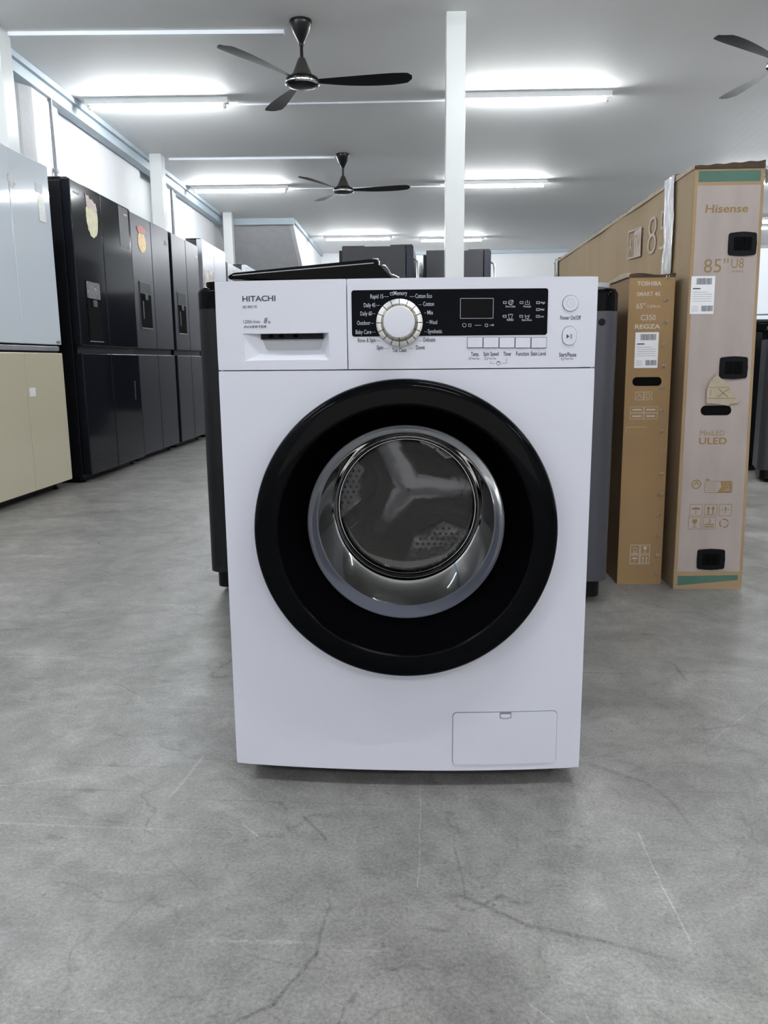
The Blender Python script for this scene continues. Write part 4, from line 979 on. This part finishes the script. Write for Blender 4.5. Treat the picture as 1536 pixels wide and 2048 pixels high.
for a, b_ in ((.150, .245), (2.17, 2.25)):
    bm = B(); n = 40; nz = 6; rows = []
    rnd = random.Random(int(a * 100))
    for k in range(n + 1):
        z = .02 + 1.262 * k / n; rows.append([bm.verts.new((SD(.002)(a + (b_ - a) * q / nz, z)[0] - .004 * abs(math.sin(q * 2.3 + math.sin(k * .7))) - rnd.uniform(0, .002), a + (b_ - a) * q / nz + .006 * math.sin(k * .5), z)) for q in range(nz + 1)])
    rows.append([bm.verts.new((v.co.x + .05, v.co.y, 1.29)) for v in rows[-1]])
    for p, q in zip(rows, rows[1:]):
        for i in range(nz): bm.faces.new((p[i], p[i + 1], q[i + 1], q[i]))
    finish('stretch_wrap', bm, 'film', TH, 50)
bm = B(); rnd = random.Random(9); rows = []
for k in range(10):
    z = 1.285 - .05 * k / 9 * (1 + 0); rows.append([bm.verts.new((.200 + .03 * q / 5 + rnd.uniform(0, .006), .02 + .05 * math.sin(q + k * .6) * .3 + .01, z + .012 * math.sin(q * 1.7))) for q in range(6)])
for p, q in zip(rows, rows[1:]):
    for i in range(5): bm.faces.new((p[i], p[i + 1], q[i + 1], q[i]))
finish('loose_film', bm, 'film', TH, 50)

# shorter 65 inch carton
wfT = lambda x, z: .004 - .006 * z + x * (.141 - .003 * z) / .14
TT, _ = carton('tv_carton', 'shorter brown 65 inch television carton in front of the tall one', (.628, 1.285, 0), .036, .14, 1.62, .975, 'card_brown', 'card_brown', wfT)
G = lambda h: (lambda x, z: (wfT(x, z), -h - .0035, z))
strip_plate(TT, 0, .14, .0, .975, 'card_brown', 'front_panel', -.001, .0006, G)
bm = B(); pts = [(.14 * i / 16, .976 + .003 * math.sin(i * .45)) for i in range(17)] + [(.14, .967), (0, .967)]; prism(bm, pts, G(.003), G(-.015)); finish('top_flap', bm, 'card_edge', TT)
bm = B(); prism_x(bm, [(0, .968)] + [(1.62 * i / 40, .980 + .004 * math.sin(i * .9)) for i in range(41)] + [(1.62, .968)], -.008, .003); finish('side_flap', bm, 'card_torn', TT)
bm = B(); h = .0012
text(bm, 'TOSHIBA', .024, .098, .942, G(h), .0125, bold=.02); text(bm, 'SMART 4K', .024, .098, .911, G(h), .0125, bold=.01)
text(bm, '65"', .024, .052, .874, G(h), .0165, bold=.006, shear=.1); text(bm, '/164cm', .055, .098, .876, G(h), .0100, shear=.15)
text(bm, 'C350', .039, .085, .839, G(h), .0165, bold=.01); text(bm, 'REGZA', .022, .101, .814, G(h), .0130, bold=.03)
finish('print_lettering', bm, 'print_pale', TT, None); bm = B()
for cx in (.046, .072): line(bm, [(cx - .012, .597), (cx + .012, .597), (cx + .012, .621), (cx - .012, .621)], .0012, G(h), True)
line(bm, [(.040, .603), (.046, .615), (.052, .603)], .0014, G(h)); line(bm, circ(.072, .609, .007, 12), .0014, G(h), True)
finish('care_symbols', bm, 'print_pale', TT, None); bm = B()
for cx, cz in ((.040, .566), (.083, .566), (.040, .546), (.083, .546)):
    line(bm, [(cx - .0205, cz - .009), (cx + .0205, cz - .009), (cx + .0205, cz + .009), (cx - .0205, cz + .009)], .0010, G(h), True); line(bm, [(cx - .014, cz), (cx + .014, cz)], .004, G(h))
finish('feature_table', bm, 'print_pale', TT, None); bm = B()
line(bm, [(.008, .493), (.008, .512), (.072, .512)], .0010, G(h)); finish('corner_mark', bm, 'print_pale', TT, None); bm = B()
for kd, cx, cz in (('bin', .053, .116), ('glass', .085, .116), ('umbrella', .053, .083), ('up', .085, .083)): icon(bm, kd, cx, cz, .0145, G(h)); line(bm, [(cx - .0145, cz - .0145), (cx + .0145, cz - .0145), (cx + .0145, cz + .0145), (cx - .0145, cz + .0145)], .0022, G(h), True)
finish('handling_symbols', bm, 'print_pale', TT, None)
address_label(TT, .025, .097, .695, .803, G, .0012)
plate(TT, rr(.022, .112, .640, .667, .0125, 8), 'hole_black', 'hand_hole', .0011, .0014, G)
for i, (sx, sz) in enumerate(((.114, .965), (.114, .899), (.115, .834), (.115, .766), (.116, .7), (.117, .633), (.117, .564), (.119, .498), (.122, .43), (.122, .363), (.124, .297), (.123, .23), (.125, .162), (.124, .096), (.126, .035))):
    bm = B()
    for q in (-.004, .004): tube(bm, [G(.002)(sx + q - .003, sz - .005), G(.006)(sx + q, sz), G(.002)(sx + q + .003, sz + .006)], .0014, 6)
    finish('carton_clip', bm, 'film', TT)
bm = B(); n = 30; rows = []
for k in range(n + 1):
    z = .03 + .945 * k / n; rows.append([bm.verts.new((.004 - .006 * z - .006 - .003 * abs(math.sin(q * 2.1 + k * .5)), .26 + .05 * q / 4, z)) for q in range(5)])
for p, q in zip(rows, rows[1:]):
    for i in range(4): bm.faces.new((p[i], p[i + 1], q[i + 1], q[i]))
finish('stretch_wrap', bm, 'film', TT, 50)
